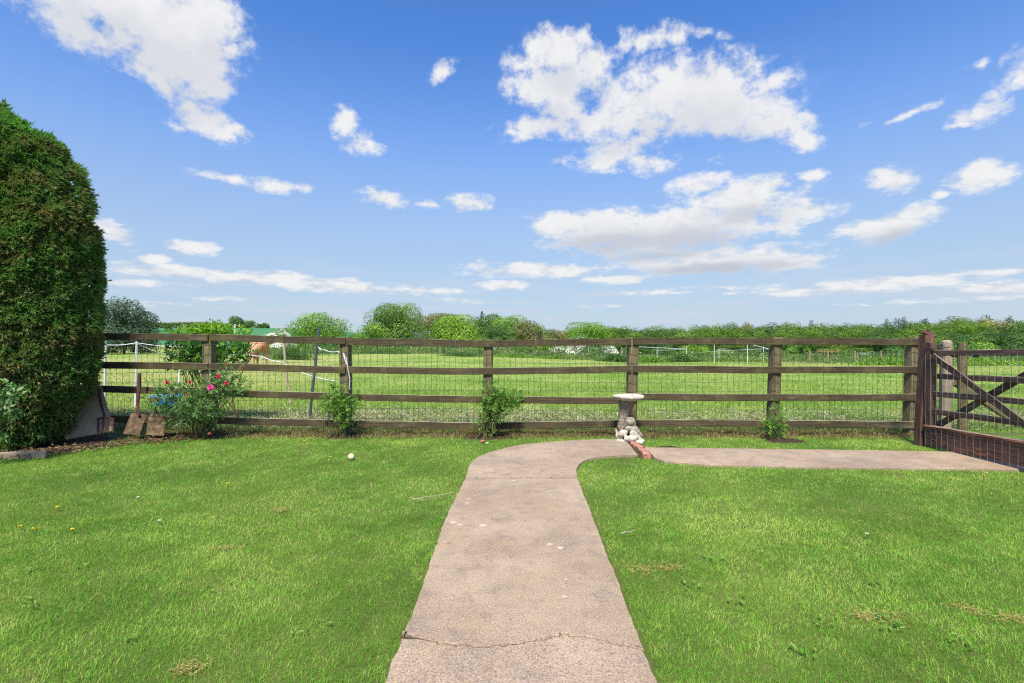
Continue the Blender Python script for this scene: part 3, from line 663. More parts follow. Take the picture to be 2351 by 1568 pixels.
wf = empty('wire_fence', (6, 6.95, 0), 'tall green wire mesh fence on wooden posts seen through the open gate', 'fence')
def wpost(px, pyt, D, w_=.1, par=wf, name='post', z0=-.3, mt='post'):
    b = B(); t0 = P3(px, pyt, D); pts = [Vector((t0.x+.01, D, z0)).lerp(t0, k/10) for k in range(11)]
    loft(b, pts, circ(w_/2, 10), up=(0, 1, 0), noise=.0015); return b.build(name, M[mt], par)
wpost(2208, 787, 6.95, .11); wpost(2700, 780, 7.1, .11)
b = B(); beam(b, P3(2190, 878, 7.0), P3(2352, 984, 7.35), .05, .08, seg=8); b.build('strut', M['post'], wf)
segs = []
for x0 in np.arange(5.62, 9.6, .1):
    segs.append(((x0, 6.89, 0), (x0+.004, 6.89, 1.335)))
for z in [.02, .1, .18, .26, .35, .45, .56, .68, .8, .92, 1.05, 1.18, 1.335]:
    prev = None
    for x0 in np.arange(5.62, 9.6, .1):
        q = (x0, 6.888+.002*math.sin(x0*5), z+.006*math.sin(x0*3+z*7))
        if prev: segs.append((prev, q))
        prev = q
b = B(); wires(b, segs, .002); b.build('wire_mesh', M['wire'], wf)

# ------------------------------------------------------------------ sculpting helpers
def sphere_mesh(b, c, r, rot=0, seg=16, ring=10):
    """ellipsoid; rot turns it about the view axis"""
    c = np.array(c, float); r = np.array(r, float) if np.ndim(r) else np.array([r]*3); V = []
    ca, sa = math.cos(rot), math.sin(rot)
    for i in range(1, ring):
        th = math.pi*i/ring
        for j in range(seg):
            ph = 2*math.pi*j/seg; q = np.array([math.sin(th)*math.cos(ph), math.sin(th)*math.sin(ph), math.cos(th)])*r
            V.append(c+np.array([q[0]*ca-q[2]*sa, q[1], q[0]*sa+q[2]*ca]))
    V += [c+np.array([-sa, 0, ca])*r[2], c-np.array([-sa, 0, ca])*r[2]]; nn = len(V)
    Q = [[i*seg+j, i*seg+(j+1) % seg, (i+1)*seg+(j+1) % seg, (i+1)*seg+j][::-1] for i in range(ring-2) for j in range(seg)]
    T = [[nn-2, j, (j+1) % seg] for j in range(seg)]+[[nn-1, (ring-2)*seg+(j+1) % seg, (ring-2)*seg+j] for j in range(seg)]
    b.add(V, [np.array(Q), np.array(T)])
def fuse(b, name, mat_, parent, voxel, smooth=4, noise=0.0, nscale=20):
    """melt overlapping pieces into one continuous surface"""
    o = b.build('tmp', mat_); md = o.modifiers.new('r', 'REMESH'); md.mode = 'VOXEL'; md.voxel_size = voxel
    sm = o.modifiers.new('s', 'SMOOTH'); sm.iterations = smooth; sm.factor = .5
    dg = bpy.context.evaluated_depsgraph_get(); me = o.evaluated_get(dg).to_mesh()
    n = len(me.vertices); V = np.empty(n*3); me.vertices.foreach_get('co', V); V = V.reshape(-1, 3)
    N = np.empty(n*3); me.vertices.foreach_get('normal', N); N = N.reshape(-1, 3)
    if noise:
        k = nscale; f = np.sin(V[:, 0]*k*3+V[:, 2]*k)*np.sin(V[:, 1]*k*2+V[:, 2]*k*.7+1)+.6*np.sin(V[:, 0]*k*7+2)*np.sin(V[:, 2]*k*2.3); V = V+N*(f*noise)[:, None]
    F_ = {}
    for p_ in me.polygons: F_.setdefault(len(p_.vertices), []).append(list(p_.vertices))
    bpy.data.objects.remove(o)
    return mk(name, V, [np.array(f) for f in F_.values()], mat_, parent, smooth=True, guv=V)

# ------------------------------------------------------------------ birdbath with a carved duck
SD = 6.42; SC = .000686
def bp(cx, cy, dy=0): return ((1441+(cx-820)*.125-CX)/F*SD, SD+dy, (1183-cy)*SC)
bath = empty('birdbath', (bp(820, 1183)[0], SD, 0), 'weathered grey stone birdbath with a carved duck curled round its tree stump base', 'birdbath')
prof = [(0, .542), (.06, .543), (.12, .551), (.158, .567), (.178, .578), (.192, .574), (.197, .561), (.19, .546), (.165, .53), (.125, .515), (.09, .508), (0, .507)]
cxb = bp(826, 0)[0]; k = 48; V = []; Fq = []
for i, (r, z) in enumerate(prof):
    for j in range(k):
        a = 2*math.pi*j/k; rr = r*(1+.012*math.sin(3*a+1)+.008*math.sin(7*a)); V.append((cxb+rr*math.cos(a), SD-.0+rr*math.sin(a), z+.003*math.sin(2*a)))
for i in range(len(prof)-1):
    for j in range(k): Fq.append([i*k+j, i*k+(j+1) % k, (i+1)*k+(j+1) % k, (i+1)*k+j][::-1])
bb = B(); bb.add(V, [np.array(Fq)]); bb.build('bowl', M['stone'], bath, smooth=True)
bb = B()
for cx_, cy_, r in [(800, 470, .115), (795, 500, .1), (785, 560, .088), (770, 620, .078), (760, 680, .072), (745, 740, .07), (735, 800, .068), (725, 860, .068), (730, 920, .075), (760, 980, .09)]:
    sphere_mesh(bb, bp(cx_, cy_), (r, r*.9, .05))
for cx_, cy_, r in [(668, 800, .02), (672, 860, .024), (665, 900, .018), (690, 760, .02)]: sphere_mesh(bb, bp(cx_, cy_, -.03), r)
fuse(bb, 'tree_stump', M['carved_stone'], bath, .008, 2, .0022, 26)
bb = B()
sphere_mesh(bb, bp(832, 800, -.1), (.066, .055, .056)); sphere_mesh(bb, bp(868, 835, -.09), (.05, .045, .05))
for q, r in [((800, 800), .034), ((770, 832), .022), ((745, 855), .014), ((722, 880), .010), ((710, 900), .008)]: sphere_mesh(bb, bp(q[0], q[1], -.12), (r, r*.8, r*.8))
for q, r in [((860, 880), .055), ((810, 920), .066), ((880, 940), .068), ((930, 990), .058), ((975, 1030), .045), ((1015, 1055), .03), ((1045, 1062), .017), ((1060, 1056), .009)]: sphere_mesh(bb, bp(q[0], q[1], -.085), (r, r*.8, r*.8))
fuse(bb, 'duck', M['grey_stone'], bath, .005, 3, .0012, 50)
bb = B()
for (cx_, cy_, rx, rz, dy, rot) in [(690, 1010, .075, .038, -.1, .35), (640, 1060, .055, .045, -.08, 0), (870, 1000, .05, .04, -.15, -.2), (760, 1090, .05, .042, -.17, 0), (850, 1090, .042, .036, -.18, 0), (950, 1100, .05, .045, -.13, 0),
                               (1010, 1140, .052, .028, -.12, -.2), (920, 1060, .036, .03, -.16, -.7), (585, 975, .014, .03, -.06, .3)]:
    sphere_mesh(bb, bp(cx_, cy_, dy), (rx, rx*.8, rz), rot)
for i in range(12): sphere_mesh(bb, bp(610+i*38, 1158+6*math.sin(i*2), -.08+.03*math.sin(i*3)), (.034, .1, .024))
fuse(bb, 'plinth', M['stone'], bath, .009, 9, .005, 30)

# ------------------------------------------------------------------ ball, dandelions, twigs
x, y = G(806, 1056.5); bb = B(); sphere_mesh(bb, (x, y, .036), .0345, seg=32, ring=20)
tag(bb.build('ball', M['ball'], smooth=True), 'worn cream coloured ball lying on the lawn', 'ball')
m, t = mat('petal_yellow'); finish(t, (.85, .66, .02), .6); M['petal_yellow'] = m
m, t = mat('petal_white'); finish(t, (.75, .75, .72), .6); M['petal_white'] = m
def dandelion(px, py, name='dandelion', mt='petal_yellow', r=.013, label='small yellow dandelion flower open in the lawn', cat='flower', grp='dandelions dotted over the lawn'):
    x, y = G(px, py); y -= .02; z = .036
    rt = empty(name, (x, y, 0), label, cat, grp)
    bb = B(); tube(bb, [(x+.004, y+.005, 0), (x, y, z)], .0015, .0012, rnd=.2); bb.build('stem', M['cane'], rt)
    n = 34; a = RNG.uniform(0, 6.28, n); e = RNG.uniform(.05, 1.1, n); d = np.stack([np.cos(a)*np.cos(e), np.sin(a)*np.cos(e), np.sin(e)*.6], 1)
    bb = B(); leaves(bb, np.tile([x, y, z], (n, 1)), d, RNG.normal(size=(n, 3)), r, r*.35, RNG.random(n)); bb.build('petals', M[mt], rt)
for q in [(53, 1218), (82, 1224), (137, 1173), (172, 1225), (525, 1118), (700, 1018), (760, 1056), (757, 1063), (2253, 1098), (2318, 1100)]: dandelion(*q)
for q in [(2258, 1093), (321, 1150), (1985, 1236), (370, 1205)]: dandelion(*q, 'daisy', 'petal_white', .012, 'tiny white daisy open in the lawn', 'flower', 'daisies dotted over the lawn')
def ground_twig(px, py, a, L, forks):
    x, y = G(px, py); bb = B(); d = Vector((math.cos(a), math.sin(a), 0))
    pts = [Vector((x, y, .042))+d*L*f+Vector((0, 0, .004*math.sin(f*7))) for f in (0, .3, .6, 1)]; tube(bb, pts, .003, .0015, rnd=.5)
    for f, da in forks:
        s_ = pts[0]+d*L*f; e = Vector((math.cos(a+da), math.sin(a+da), 0)); tube(bb, [s_, s_+e*L*.22], .002, .001)
    return bb.build('twig', M['pale_wood'])
tag(ground_twig(948, 1159, .55, .34, [(.08, 2.0), (.12, -1.2)]), 'dry forked twig lying on the lawn left of the concrete path', 'twig')
tag(ground_twig(1425, 1240, .5, .12, [(.3, 1)]), 'short pale twig on the grass at the right edge of the path', 'twig')
# broad-leaved weeds in the turf
wm = leaf_mat('weed_leaf', [(0, (.08, .21, .02)), (.6, (.14, .31, .035)), (1, (.27, .42, .1))], .3, .5); bb = B()
for px, py in [(1730, 1272), (2010, 1350), (1850, 1500), (95, 1308), (170, 1310), (75, 1390), (560, 1205), (1900, 1440), (2030, 1430), (2200, 1480), (700, 1450), (300, 1480), (1700, 1215), (1640, 1290), (1590, 1350), (2040, 1442), (1700, 1390), (480, 1355)]:
    x, y = G(px, py); n = 9; a = RNG.uniform(0, 6.28, n); d = np.stack([np.cos(a), np.sin(a), RNG.uniform(.1, .5, n)], 1)
    leaves(bb, np.tile([x, y, .02], (n, 1))+RNG.normal(size=(n, 3))*[.03, .03, .003], d, np.tile([0, 0, 1.], (n, 1)), RNG.uniform(.02, .04, n), RNG.uniform(.008, .016, n), RNG.random(n), .15)
tag(bb.build('weeds', wm), 'flat broad leaved weeds scattered through the turf', 'weeds', kind='stuff')
dm = leaf_mat('dry_thatch', [(0, (.26, .15, .05)), (.5, (.36, .26, .09)), (1, (.42, .38, .14))], .1, .8); bb = B()
for px, py, rx, ry in [(1470, 1312, .06, .05), (1535, 1307, .07, .03), (2050, 1422, .06, .05), (1985, 1420, .05, .04), (440, 1540, .05, .03), (642, 1175, .05, .05), (2215, 1400, .06, .05), (520, 1262, .07, .03), (2320, 1425, .07, .04)]:
    x, y = G(px, py); n = 110; c = np.array([x, y, .016])+RNG.normal(size=(n, 3))*[rx*.7, ry*.7, .004]
    leaves(bb, c, RNG.normal(size=(n, 3))*[1, 1, .3], np.tile([0, 0, 1.], (n, 1)), RNG.uniform(.015, .04, n), .003, RNG.random(n))
tag(bb.build('dead_thatch', dm), 'small orange brown scorched patches of dead grass in the lawn', 'grass', kind='stuff')

# ------------------------------------------------------------------ conifer hedge at the left
SIL = [(240, -60), (240, 0), (262, 28), (285, 60), (305, 120), (330, 150), (380, 178), (440, 203), (500, 224), (560, 238), (620, 243), (700, 241), (780, 238), (840, 232), (890, 216), (950, 186), (990, 160), (1035, 138), (1052, 120)]
HD = 6.15; NZ = 90
zz = np.linspace(.05, 4.25, NZ); sy = np.array([q[0] for q in SIL]); sx = np.array([q[1] for q in SIL])
def hx(z):   # the end of the hedge at this height
    py = CY-(np.asarray(z)-EYE)/HD*F; return (np.interp(py, sy[1:], sx[1:])-CX)/F*HD
Pn, Pu, hv = [], [], []
Nf = 62000; zf = RNG.uniform(.02, 4.2, Nf); kind = RNG.random(Nf)
ex = hx(zf); R_ = np.interp(zf, [0, .35, .9, 2.0, 3.2, 3.8, 4.2], [.4, .5, .62, .7, .62, .45, .22]); ex = ex-np.interp(zf, [0, 1, 2, 3.2, 4.2], [.1, .16, .2, .12, .04])
s = RNG.uniform(0, 1, Nf)**.9*3.6     # distance along the outline, starting behind the end cap
capl = math.pi*R_
on_cap = s < capl*.8; th = np.where(on_cap, math.pi*.35-(s/np.maximum(capl, .1))*math.pi, -math.pi/2)
xc = ex-R_
px_ = np.where(on_cap, xc+R_*np.cos(th), xc-(s-capl*.8)); py_ = HD+np.where(on_cap, R_*np.sin(th), -R_)
nrm = np.stack([np.where(on_cap, np.cos(th), 0), np.where(on_cap, np.sin(th), -1), np.interp(zf, [0, 1, 2.2, 3.4, 4.2], [-.6, -.25, 0, .35, 1.2])], 1); nrm = unit(nrm)
bumpy = .055*vnoise(px_+py_, zf*1.4, .55, 3)+.05*vnoise(px_+py_*1.3, zf, 1.5, 9)
base = np.stack([px_, py_, zf], 1)+nrm*(bumpy-.09+RNG.normal(size=Nf)*.03)[:, None]
d0 = unit(nrm+RNG.normal(size=(Nf, 3))*.38+np.array([.25, 0, -.12])); hmat_r = RNG.random(Nf)
brown = .5+.5*vnoise(px_*1.0+3, zf, .45, 5); tone = np.clip(.2+.34*hmat_r+.28*brown+.1*vnoise(px_, zf, 1.2, 12)-.18*sst(3.2, 3.9, zf), .02, .98)
tone = np.where(RNG.random(Nf) < .004, .99, tone)
bb = B()
for k_ in range(5):
    a = (k_-2)*.42; side_ = unit(np.cross(d0, RNG.normal(size=(Nf, 3)))); dd = unit(d0*math.cos(a)+side_*math.sin(a))
    st_ = base+d0*(.012*abs(2-k_))
    L_ = RNG.uniform(.04, .078, Nf)*(1-.12*abs(k_-2))*(1+.5*sst(3.3, 4.0, zf)); leaves(bb, st_, dd, side_*.4+nrm, L_, L_*.22, np.clip(tone+RNG.normal(size=Nf)*.04, 0, 1), .3)
hedge = empty('conifer_hedge', (-6.6, HD, 0), 'tall clipped green and brown conifer hedge with a rounded end at the left', 'hedge')
hm = leaf_mat('hedge_leaf', [(0, (.15, .4, .04)), (.2, (.11, .3, .04)), (.42, (.11, .225, .05)), (.58, (.17, .21, .06)), (.76, (.28, .2, .08)), (.93, (.36, .24, .11)), (1, (.65, .42, .22))], .3, .5)
bb.build('foliage', hm, hedge)
bb = B(); k = 26
for i in range(50):   # dead twiggy core behind the fronds
    z = .02+4.05*i/49; r = float(np.interp(z, [0, .35, .9, 2.0, 3.2, 3.8, 4.2], [.4, .5, .62, .7, .62, .45, .22]))-.16; e = float(hx(z))-.16-float(np.interp(z, [0, 1, 2, 3.2, 4.2], [.1, .16, .2, .12, .04])); xc_ = e-r
    ring_ = [(-10.2, HD+r, z)]+[(xc_+r*math.cos(a), HD+r*math.sin(a), z) for a in np.linspace(math.pi/2, -math.pi/2, k-2)]+[(-10.2, HD-r, z)]
    bb.add(ring_, [])
Q = np.array([[i*k+j, i*k+j+1, (i+1)*k+j+1, (i+1)*k+j] for i in range(49) for j in range(k-1)]); bb.add([(0, 0, 0)], []); bb.V = bb.V[:-1]; bb.R = bb.R[:-1]; bb.U = bb.U[:-1]; bb.F = {4: [Q], k: [np.array([[49*k+j for j in range(k)]])]}
m, t = mat('twiggy'); p = pos(t); n = t.noise(p, 22, 6, .8, 1.); finish(t, t.ramp(n, [(.35, (.03, .035, .014)), (.6, (.08, .075, .03)), (.8, (.14, .1, .05))]), .95, n, 1, .05, .05)
bb.build('branches', m, hedge)
# timber edging and leaf litter under it
bb = B(); beam(bb, (-9, 4.95, .03), (-5.0, 5.5, .035), .03, .075, noise=.003); tag(bb.build('edging_board', M['grey_wood']), 'old grey timber edging board lying along the foot of the hedge', 'edging board')
N = 5200; x = RNG.uniform(-7.6, -4.0, N); y = np.interp(x, [-7.6, -5.6, -4.95, -4.6, -4.0], [5.35, 5.35, 5.9, 6.35, 6.65])+RNG.normal(0, .17, N)
lm = leaf_mat('litter', [(0, (.06, .03, .02)), (.4, (.16, .09, .05)), (.7, (.3, .18, .1)), (.85, (.07, .13, .03)), (1, (.06, .16, .03))], 0, .9)
bb = B(); leaves(bb, np.stack([x, y, .012+.03*RNG.random(N)], 1), RNG.normal(size=(N, 3))*[1, 1, .4], rdir(N)+[0, 0, 1.5], RNG.uniform(.02, .055, N), RNG.uniform(.006, .02, N), RNG.random(N))
tag(bb.build('leaf_litter', lm), 'brown dry needles and leaves littered below the hedge', 'leaf litter', kind='stuff')

# ------------------------------------------------------------------ shrubs: canes, leaves and blooms grown inside a few round masses
LV = {'rose_leaf': leaf_mat('rose_leaf', [(0, (.03, .09, .018)), (.4, (.065, .17, .032)), (.75, (.12, .25, .055)), (.93, (.24, .34, .15)), (1, (.22, .12, .05))], .2, .5, .3),
      'fresh_leaf': leaf_mat('fresh_leaf', [(0, (.04, .13, .015)), (.5, (.09, .23, .025)), (.85, (.2, .36, .04)), (1, (.34, .42, .06))], .35, .42, .4),
      'vine_leaf': leaf_mat('vine_leaf', [(0, (.03, .12, .025)), (.4, (.06, .19, .04)), (.7, (.13, .32, .035)), (1, (.32, .5, .04))], .35, .5, .3),
      'bright_leaf': leaf_mat('bright_leaf', [(0, (.05, .17, .012)), (.5, (.16, .36, .02)), (1, (.36, .55, .03))], .4, .5, .3)}
def shrub(name, label, cat, base, masses, nleaf, L, mt, D=None, canes=14, group=None, flowers=(), par_mat='cane', spread=.06, cr=.006, sprigs=5):
    bx, by = base; rt = empty(name, (bx, by, 0), label, cat, group)
    tips = []; bc = B()
    W = np.array([m_[3]*m_[5]*m_[4] for m_ in masses]); W = W/W.sum()
    for i in range(canes):
        c = masses[RNG.choice(len(masses), p=W)]; q = np.array(c[:3])+rdir(1)[0]*np.array(c[3:6])*RNG.uniform(.2, .85); s0 = np.array([bx, by, 0])+RNG.normal(size=3)*[spread, spread*.6, 0]
        md_ = s0*.5+q*.5+np.array([0, 0, .12*np.linalg.norm(q-s0)])+RNG.normal(size=3)*.03
        pp = [s0*(1-f)**2+2*md_*f*(1-f)+q*f*f for f in np.linspace(0, 1, 7)]
        tube(bc, pp, cr*RNG.uniform(.7, 1.3), cr*.35, 5, rnd=RNG.random()); tips.append(q)
        for _ in range(sprigs):
            f = RNG.uniform(.45, 1); s1 = s0*(1-f)**2+2*md_*f*(1-f)+q*f*f; e = s1+(rdir(1)[0]+[0, 0, .35])*RNG.uniform(.05, .16); tube(bc, [s1, (s1+e)/2+[0, 0, .01], e], cr*.35, cr*.2, 4, rnd=RNG.random())
    bc.build('canes', M[par_mat], rt)
    bl = B()
    for c, wgt in zip(masses, W):
        n = int(nleaf*wgt/5)+1; u_ = rdir(n); r_ = RNG.random(n)**.45
        ctr = np.array(c[:3])+u_*r_[:, None]*np.array(c[3:6])
        ctr += RNG.normal(size=(n, 3))*.015
        stem = unit(u_+RNG.normal(size=(n, 3))*.8+[0, 0, .2]); nr = unit(RNG.normal(size=(n, 3))*.6+[0, -.35, .8]); sd_ = unit(np.cross(stem, nr)); rr = RNG.random(n)
        for k_, (a, o_) in enumerate([(0, 1.0), (1.0, .75), (-1.0, .75), (1.1, .3), (-1.1, .3)]):
            d_ = stem*math.cos(a)+sd_*math.sin(a); Lk = L*RNG.uniform(.75, 1.25, n)*(1 if k_ == 0 else .85)
            leaves(bl, ctr+stem*(o_*L*1.1)[..., None] if np.ndim(o_) else ctr+stem*o_*L*1.1, d_, nr+RNG.normal(size=(n, 3))*.25, Lk, Lk*.55, np.clip(rr*.8+RNG.random(n)*.25, 0, 1), .2)
    bl.build('leaves', LV[mt], rt)
    for (px, py, r, fm) in flowers:
        q = P3(px, py, (D or by)-.2); fr = B(); n = 26
        for ring_, (e0, rr) in enumerate([(.1, 1), (.5, .85), (1.0, .6), (1.35, .35)]):
            m_ = 8-ring_; a = np.linspace(0, 6.28, m_, endpoint=False)+ring_*.4; vw = np.array([0, -1, .25]); vw /= np.linalg.norm(vw); ux = np.array([1, 0, 0]); uy = np.cross(vw, ux)
            d_ = np.cos(a)[:, None]*ux+np.sin(a)[:, None]*uy; dd = unit(d_*math.cos(e0)+vw*math.sin(e0))
            leaves(fr, np.tile(np.array(q), (m_, 1))+vw*r*.15*ring_, dd, np.tile(vw, (m_, 1)), r*rr*RNG.uniform(.9, 1.1, m_), r*.85*rr, RNG.random(m_), .35)
        fr.build('bloom', M[fm], rt)
    return rt
M['bloom_red'] = leaf_mat('bloom_red', [(0, (.55, .01, .06)), (1, (.85, .05, .14))], .2)
M['bloom_pink'] = leaf_mat('bloom_pink', [(0, (.75, .03, .28)), (1, (.95, .15, .5))], .2)
M['bud'] = leaf_mat('bud', [(0, (.4, .06, .04)), (1, (.6, .2, .1))], .1)
def ms(px, py, D, rx, rz, ry=None):  # a mass centred on (px,py) at depth D, radii given in view units
    q = P3(px, py, D); k_ = D/F; return (q.x, q.y, q.z, rx*k_, (ry or rx*.7)*k_, rz*k_)
FL = [(384, 878, 7, 'bloom_red'), (436, 877, 6.5, 'bloom_red'), (500, 864, 7.5, 'bloom_red'), (483, 889, 11, 'bloom_pink'), (606-15-14, 880, .1, 'bud')]
shrub('rose_bush', 'big leggy rose bush with pink and red blooms in front of the fence', 'rose bush', (-4.02, 6.6),
      [ms(430, 905, 6.5, 55, 24), ms(372, 915, 6.5, 38, 26), ms(470, 930, 6.45, 55, 34), ms(430, 950, 6.5, 48, 26), ms(512, 876, 6.5, 34, 34), ms(540, 880, 6.5, 30, 34), ms(485, 885, 6.55, 30, 20), ms(470, 965, 6.5, 34, 16), ms(352, 935, 6.5, 16, 14)], 5200, .036, 'rose_leaf', 6.5, 30,
      flowers=[(384, 878, .03, 'bloom_red'), (436, 877, .026, 'bloom_red'), (501, 864, .03, 'bloom_red'), (484, 890, .046, 'bloom_pink'), (605-25-60, 880, .028, 'bloom_red'), (431, 905, .022, 'bud'), (352, 918, .02, 'bud'), (553, 849, .018, 'bud'), (520, 836, .016, 'bud'), (481, 995, .02, 'bud'), (588-30, 840, .016, 'bud')], spread=.09)
shrub('rose_bush', 'upright fresh green rose bush growing up the second fence post from the left', 'rose bush', (-2.24, 6.58),
      [ms(775, 890, 6.6, 20, 16), ms(768, 918, 6.6, 30, 22), ms(785, 940, 6.58, 36, 20), ms(790, 965, 6.55, 24, 16), ms(806, 915, 6.62, 20, 18), ms(758, 935, 6.6, 20, 14)], 1900, .034, 'fresh_leaf', 6.6, 16, group='rose bushes trained against the fence posts', spread=.07)
shrub('rose_bush', 'dense dark green rose bush leaning right from the post left of the birdbath', 'rose bush', (-.38, 6.56),
      [ms(1128, 895, 6.6, 24, 18), ms(1145, 920, 6.58, 42, 22), ms(1168, 915, 6.58, 32, 22), ms(1120, 945, 6.58, 26, 24), ms(1112, 970, 6.56, 20, 16), ms(1140, 950, 6.58, 24, 18), ms(1188, 925, 6.6, 18, 12), ms(1125, 990, 6.56, 14, 10)], 3000, .032, 'fresh_leaf', 6.6, 16, group='rose bushes trained against the fence posts', spread=.05)
shrub('rose_bush', 'sparse little rose bush in bare soil right of the birdbath', 'rose bush', (3.4, 6.45),
      [ms(1775, 985, 6.5, 22, 20), ms(1790, 970, 6.5, 18, 14), ms(1765, 970, 6.5, 18, 14), ms(1783, 938, 6.55, 14, 20), ms(1780, 958, 6.55, 20, 18), ms(1788, 1000, 6.45, 16, 12)], 1150, .027, 'fresh_leaf', 6.5, 10, group='rose bushes trained against the fence posts', spread=.06, cr=.004)
VB = (-4.45, 7.75)
shrub('climbing_shrub', 'leafy climbing shrub spilling over the fence from the paddock side', 'shrub', VB,
      [ms(430, 795, 7.6, 42, 28), ms(470, 790, 7.7, 50, 28), ms(520, 790, 7.6, 50, 30), ms(548, 810, 7.6, 30, 24), ms(405, 810, 7.65, 26, 22), ms(440, 825, 7.6, 45, 18), ms(455, 848, 7.6, 36, 16), ms(520, 820, 7.6, 45, 18)], 4200, .058, 'vine_leaf', 7.6, 20, par_mat='twig', cr=.009, spread=.16)
shrub('climbing_shrub', 'bright yellow green new growth along the top rail above the climbing shrub', 'shrub', (-4.6, 7.62),
      [ms(440, 763, 7.6, 52, 9), ms(490, 757, 7.6, 52, 9), ms(530, 762, 7.6, 40, 10), ms(400, 766, 7.6, 25, 6)], 1100, .055, 'bright_leaf', 7.6, 9, par_mat='twig', cr=.006, spread=.3)
shrub('elder_sprig', 'leafy green seedling shrub in front of the hedge at the far left edge', 'shrub', (-5.3, 5.2), [ms(8, 905, 5.15, 26, 24), ms(0, 945, 5.15, 28, 24), ms(-10, 985, 5.15, 20, 18)], 260, .07, 'rose_leaf', 5.15, 7)

# ------------------------------------------------------------------ things leaning by the hedge
def plate(b, c4, th, bulge=0.0, n=8):
    c4 = [np.array(c) for c in c4]; nr = np.cross(c4[1]-c4[0], c4[3]-c4[0]); nr = nr/np.linalg.norm(nr); V = []
    for s_ in (0, 1):
        for i in range(n+1):
            for j in range(n+1):
                u, v = i/n, j/n; q = (c4[0]*(1-u)+c4[1]*u)*(1-v)+(c4[3]*(1-u)+c4[2]*u)*v
                V.append(q+nr*(bulge*(math.sin(math.pi*u))-th*s_))
    N1 = (n+1)**2; f = lambda s_, i, j: s_*N1+i*(n+1)+j; Q = []
    for i in range(n):
        for j in range(n):
            Q.append([f(0, i, j), f(0, i+1, j), f(0, i+1, j+1), f(0, i, j+1)]); Q.append([f(1, i, j), f(1, i, j+1), f(1, i+1, j+1), f(1, i+1, j)])
    for k_ in range(n):
        Q += [[f(0, k_, 0), f(1, k_, 0), f(1, k_+1, 0), f(0, k_+1, 0)], [f(0, k_+1, n), f(1, k_+1, n), f(1, k_, n), f(0, k_, n)], [f(0, 0, k_+1), f(1, 0, k_+1), f(1, 0, k_), f(0, 0, k_)], [f(0, n, k_), f(1, n, k_), f(1, n, k_+1), f(0, n, k_+1)]]
    g_ = [(float(v[2]), float(v[0]), 3.) for v in V]
    b.add(V, [np.array(Q)], guv=g_)
bb = B(); plate(bb, [P3(150, 1008, 6.25), P3(262, 988, 6.45), P3(233, 886, 6.66), P3(100, 900, 6.62)], .018); tag(bb.build('plywood_board', M['ply']), 'sun bleached grey plywood board leaning beside the hedge', 'board')
fork = empty('garden_fork', (-5.2, 6.4, 0), 'rusty garden fork head standing upside down against the plywood board', 'garden fork')
bb = B(); tube(bb, [P3(227, 890, 6.57), P3(229, 910, 6.54), P3(234, 935, 6.46), P3(240, 957, 6.42)], .016, .014, 8, noise=.0008); bb.build('socket', M['rust'], fork)
bb = B(); tube(bb, [P3(225, 964, 6.4), P3(232, 959, 6.4), P3(250, 958, 6.4), P3(260, 962, 6.4)], .012, .012, 8); bb.build('crossbar', M['rust'], fork)
for a, c in [(225, 225), (237, 235), (248, 248), (260, 259)]:
    bb = B(); tube(bb, [P3(a, 960, 6.4), P3(a, 975, 6.385), P3(c, 993, 6.36)], .011, .008, 8); bb.build('tine', M['rust'], fork)
sp = empty('spade', (-4.9, 6.6, 0), 'rusty spade with a tall iron shaft leaning upright against the bottom rail', 'spade', 'rusty spades leaning on the bottom rail')
bb = B(); tube(bb, [P3(320, 857, 6.62), P3(319, 890, 6.6), P3(316, 925, 6.55), P3(315, 940, 6.52), P3(319, 955, 6.5)], .021, .017, 8, noise=.0008); bb.build('shaft', M['rust'], sp)
bb = B(); plate(bb, [P3(282, 996, 6.4), P3(320, 1000, 6.4), P3(336, 952, 6.55), P3(301, 949, 6.55)], .006, .012); bb.build('blade', M['rusty_blade'], sp)
sp = empty('spade', (-4.6, 6.6, 0), 'rusty square bladed spade with a broken stub of shaft beside the rose bush', 'spade', 'rusty spades leaning on the bottom rail')
bb = B(); tube(bb, [P3(355, 922, 6.6), P3(356, 940, 6.57), P3(359, 955, 6.53)], .016, .014, 8); bb.build('shaft', M['iron'], sp)
bb = B(); plate(bb, [P3(335, 998, 6.42), P3(376, 1001, 6.42), P3(381, 950, 6.55), P3(342, 948, 6.55)], .006, .01); bb.build('blade', M['rusty_blade'], sp)
# blue tub behind the fence
q = P3(383, 930, 9.6); prof = [(0, .02), (.2, .02), (.215, .0), (.235, .1), (.25, .2), (.262, .22), (.27, .235), (.26, .24), (.245, .22), (.225, .08), (0, .05)]
bb = B(); k = 30; V = [(q.x+r*math.cos(2*math.pi*j/k), q.y+r*math.sin(2*math.pi*j/k), z) for r, z in prof for j in range(k)]
bb.add(V, [np.array([[i*k+j, i*k+(j+1) % k, (i+1)*k+(j+1) % k, (i+1)*k+j] for i in range(len(prof)-1) for j in range(k)])]); tag(bb.build('tub', M['blue_plastic'], smooth=True), 'round blue plastic feed tub on the grass behind the rose bush', 'tub')

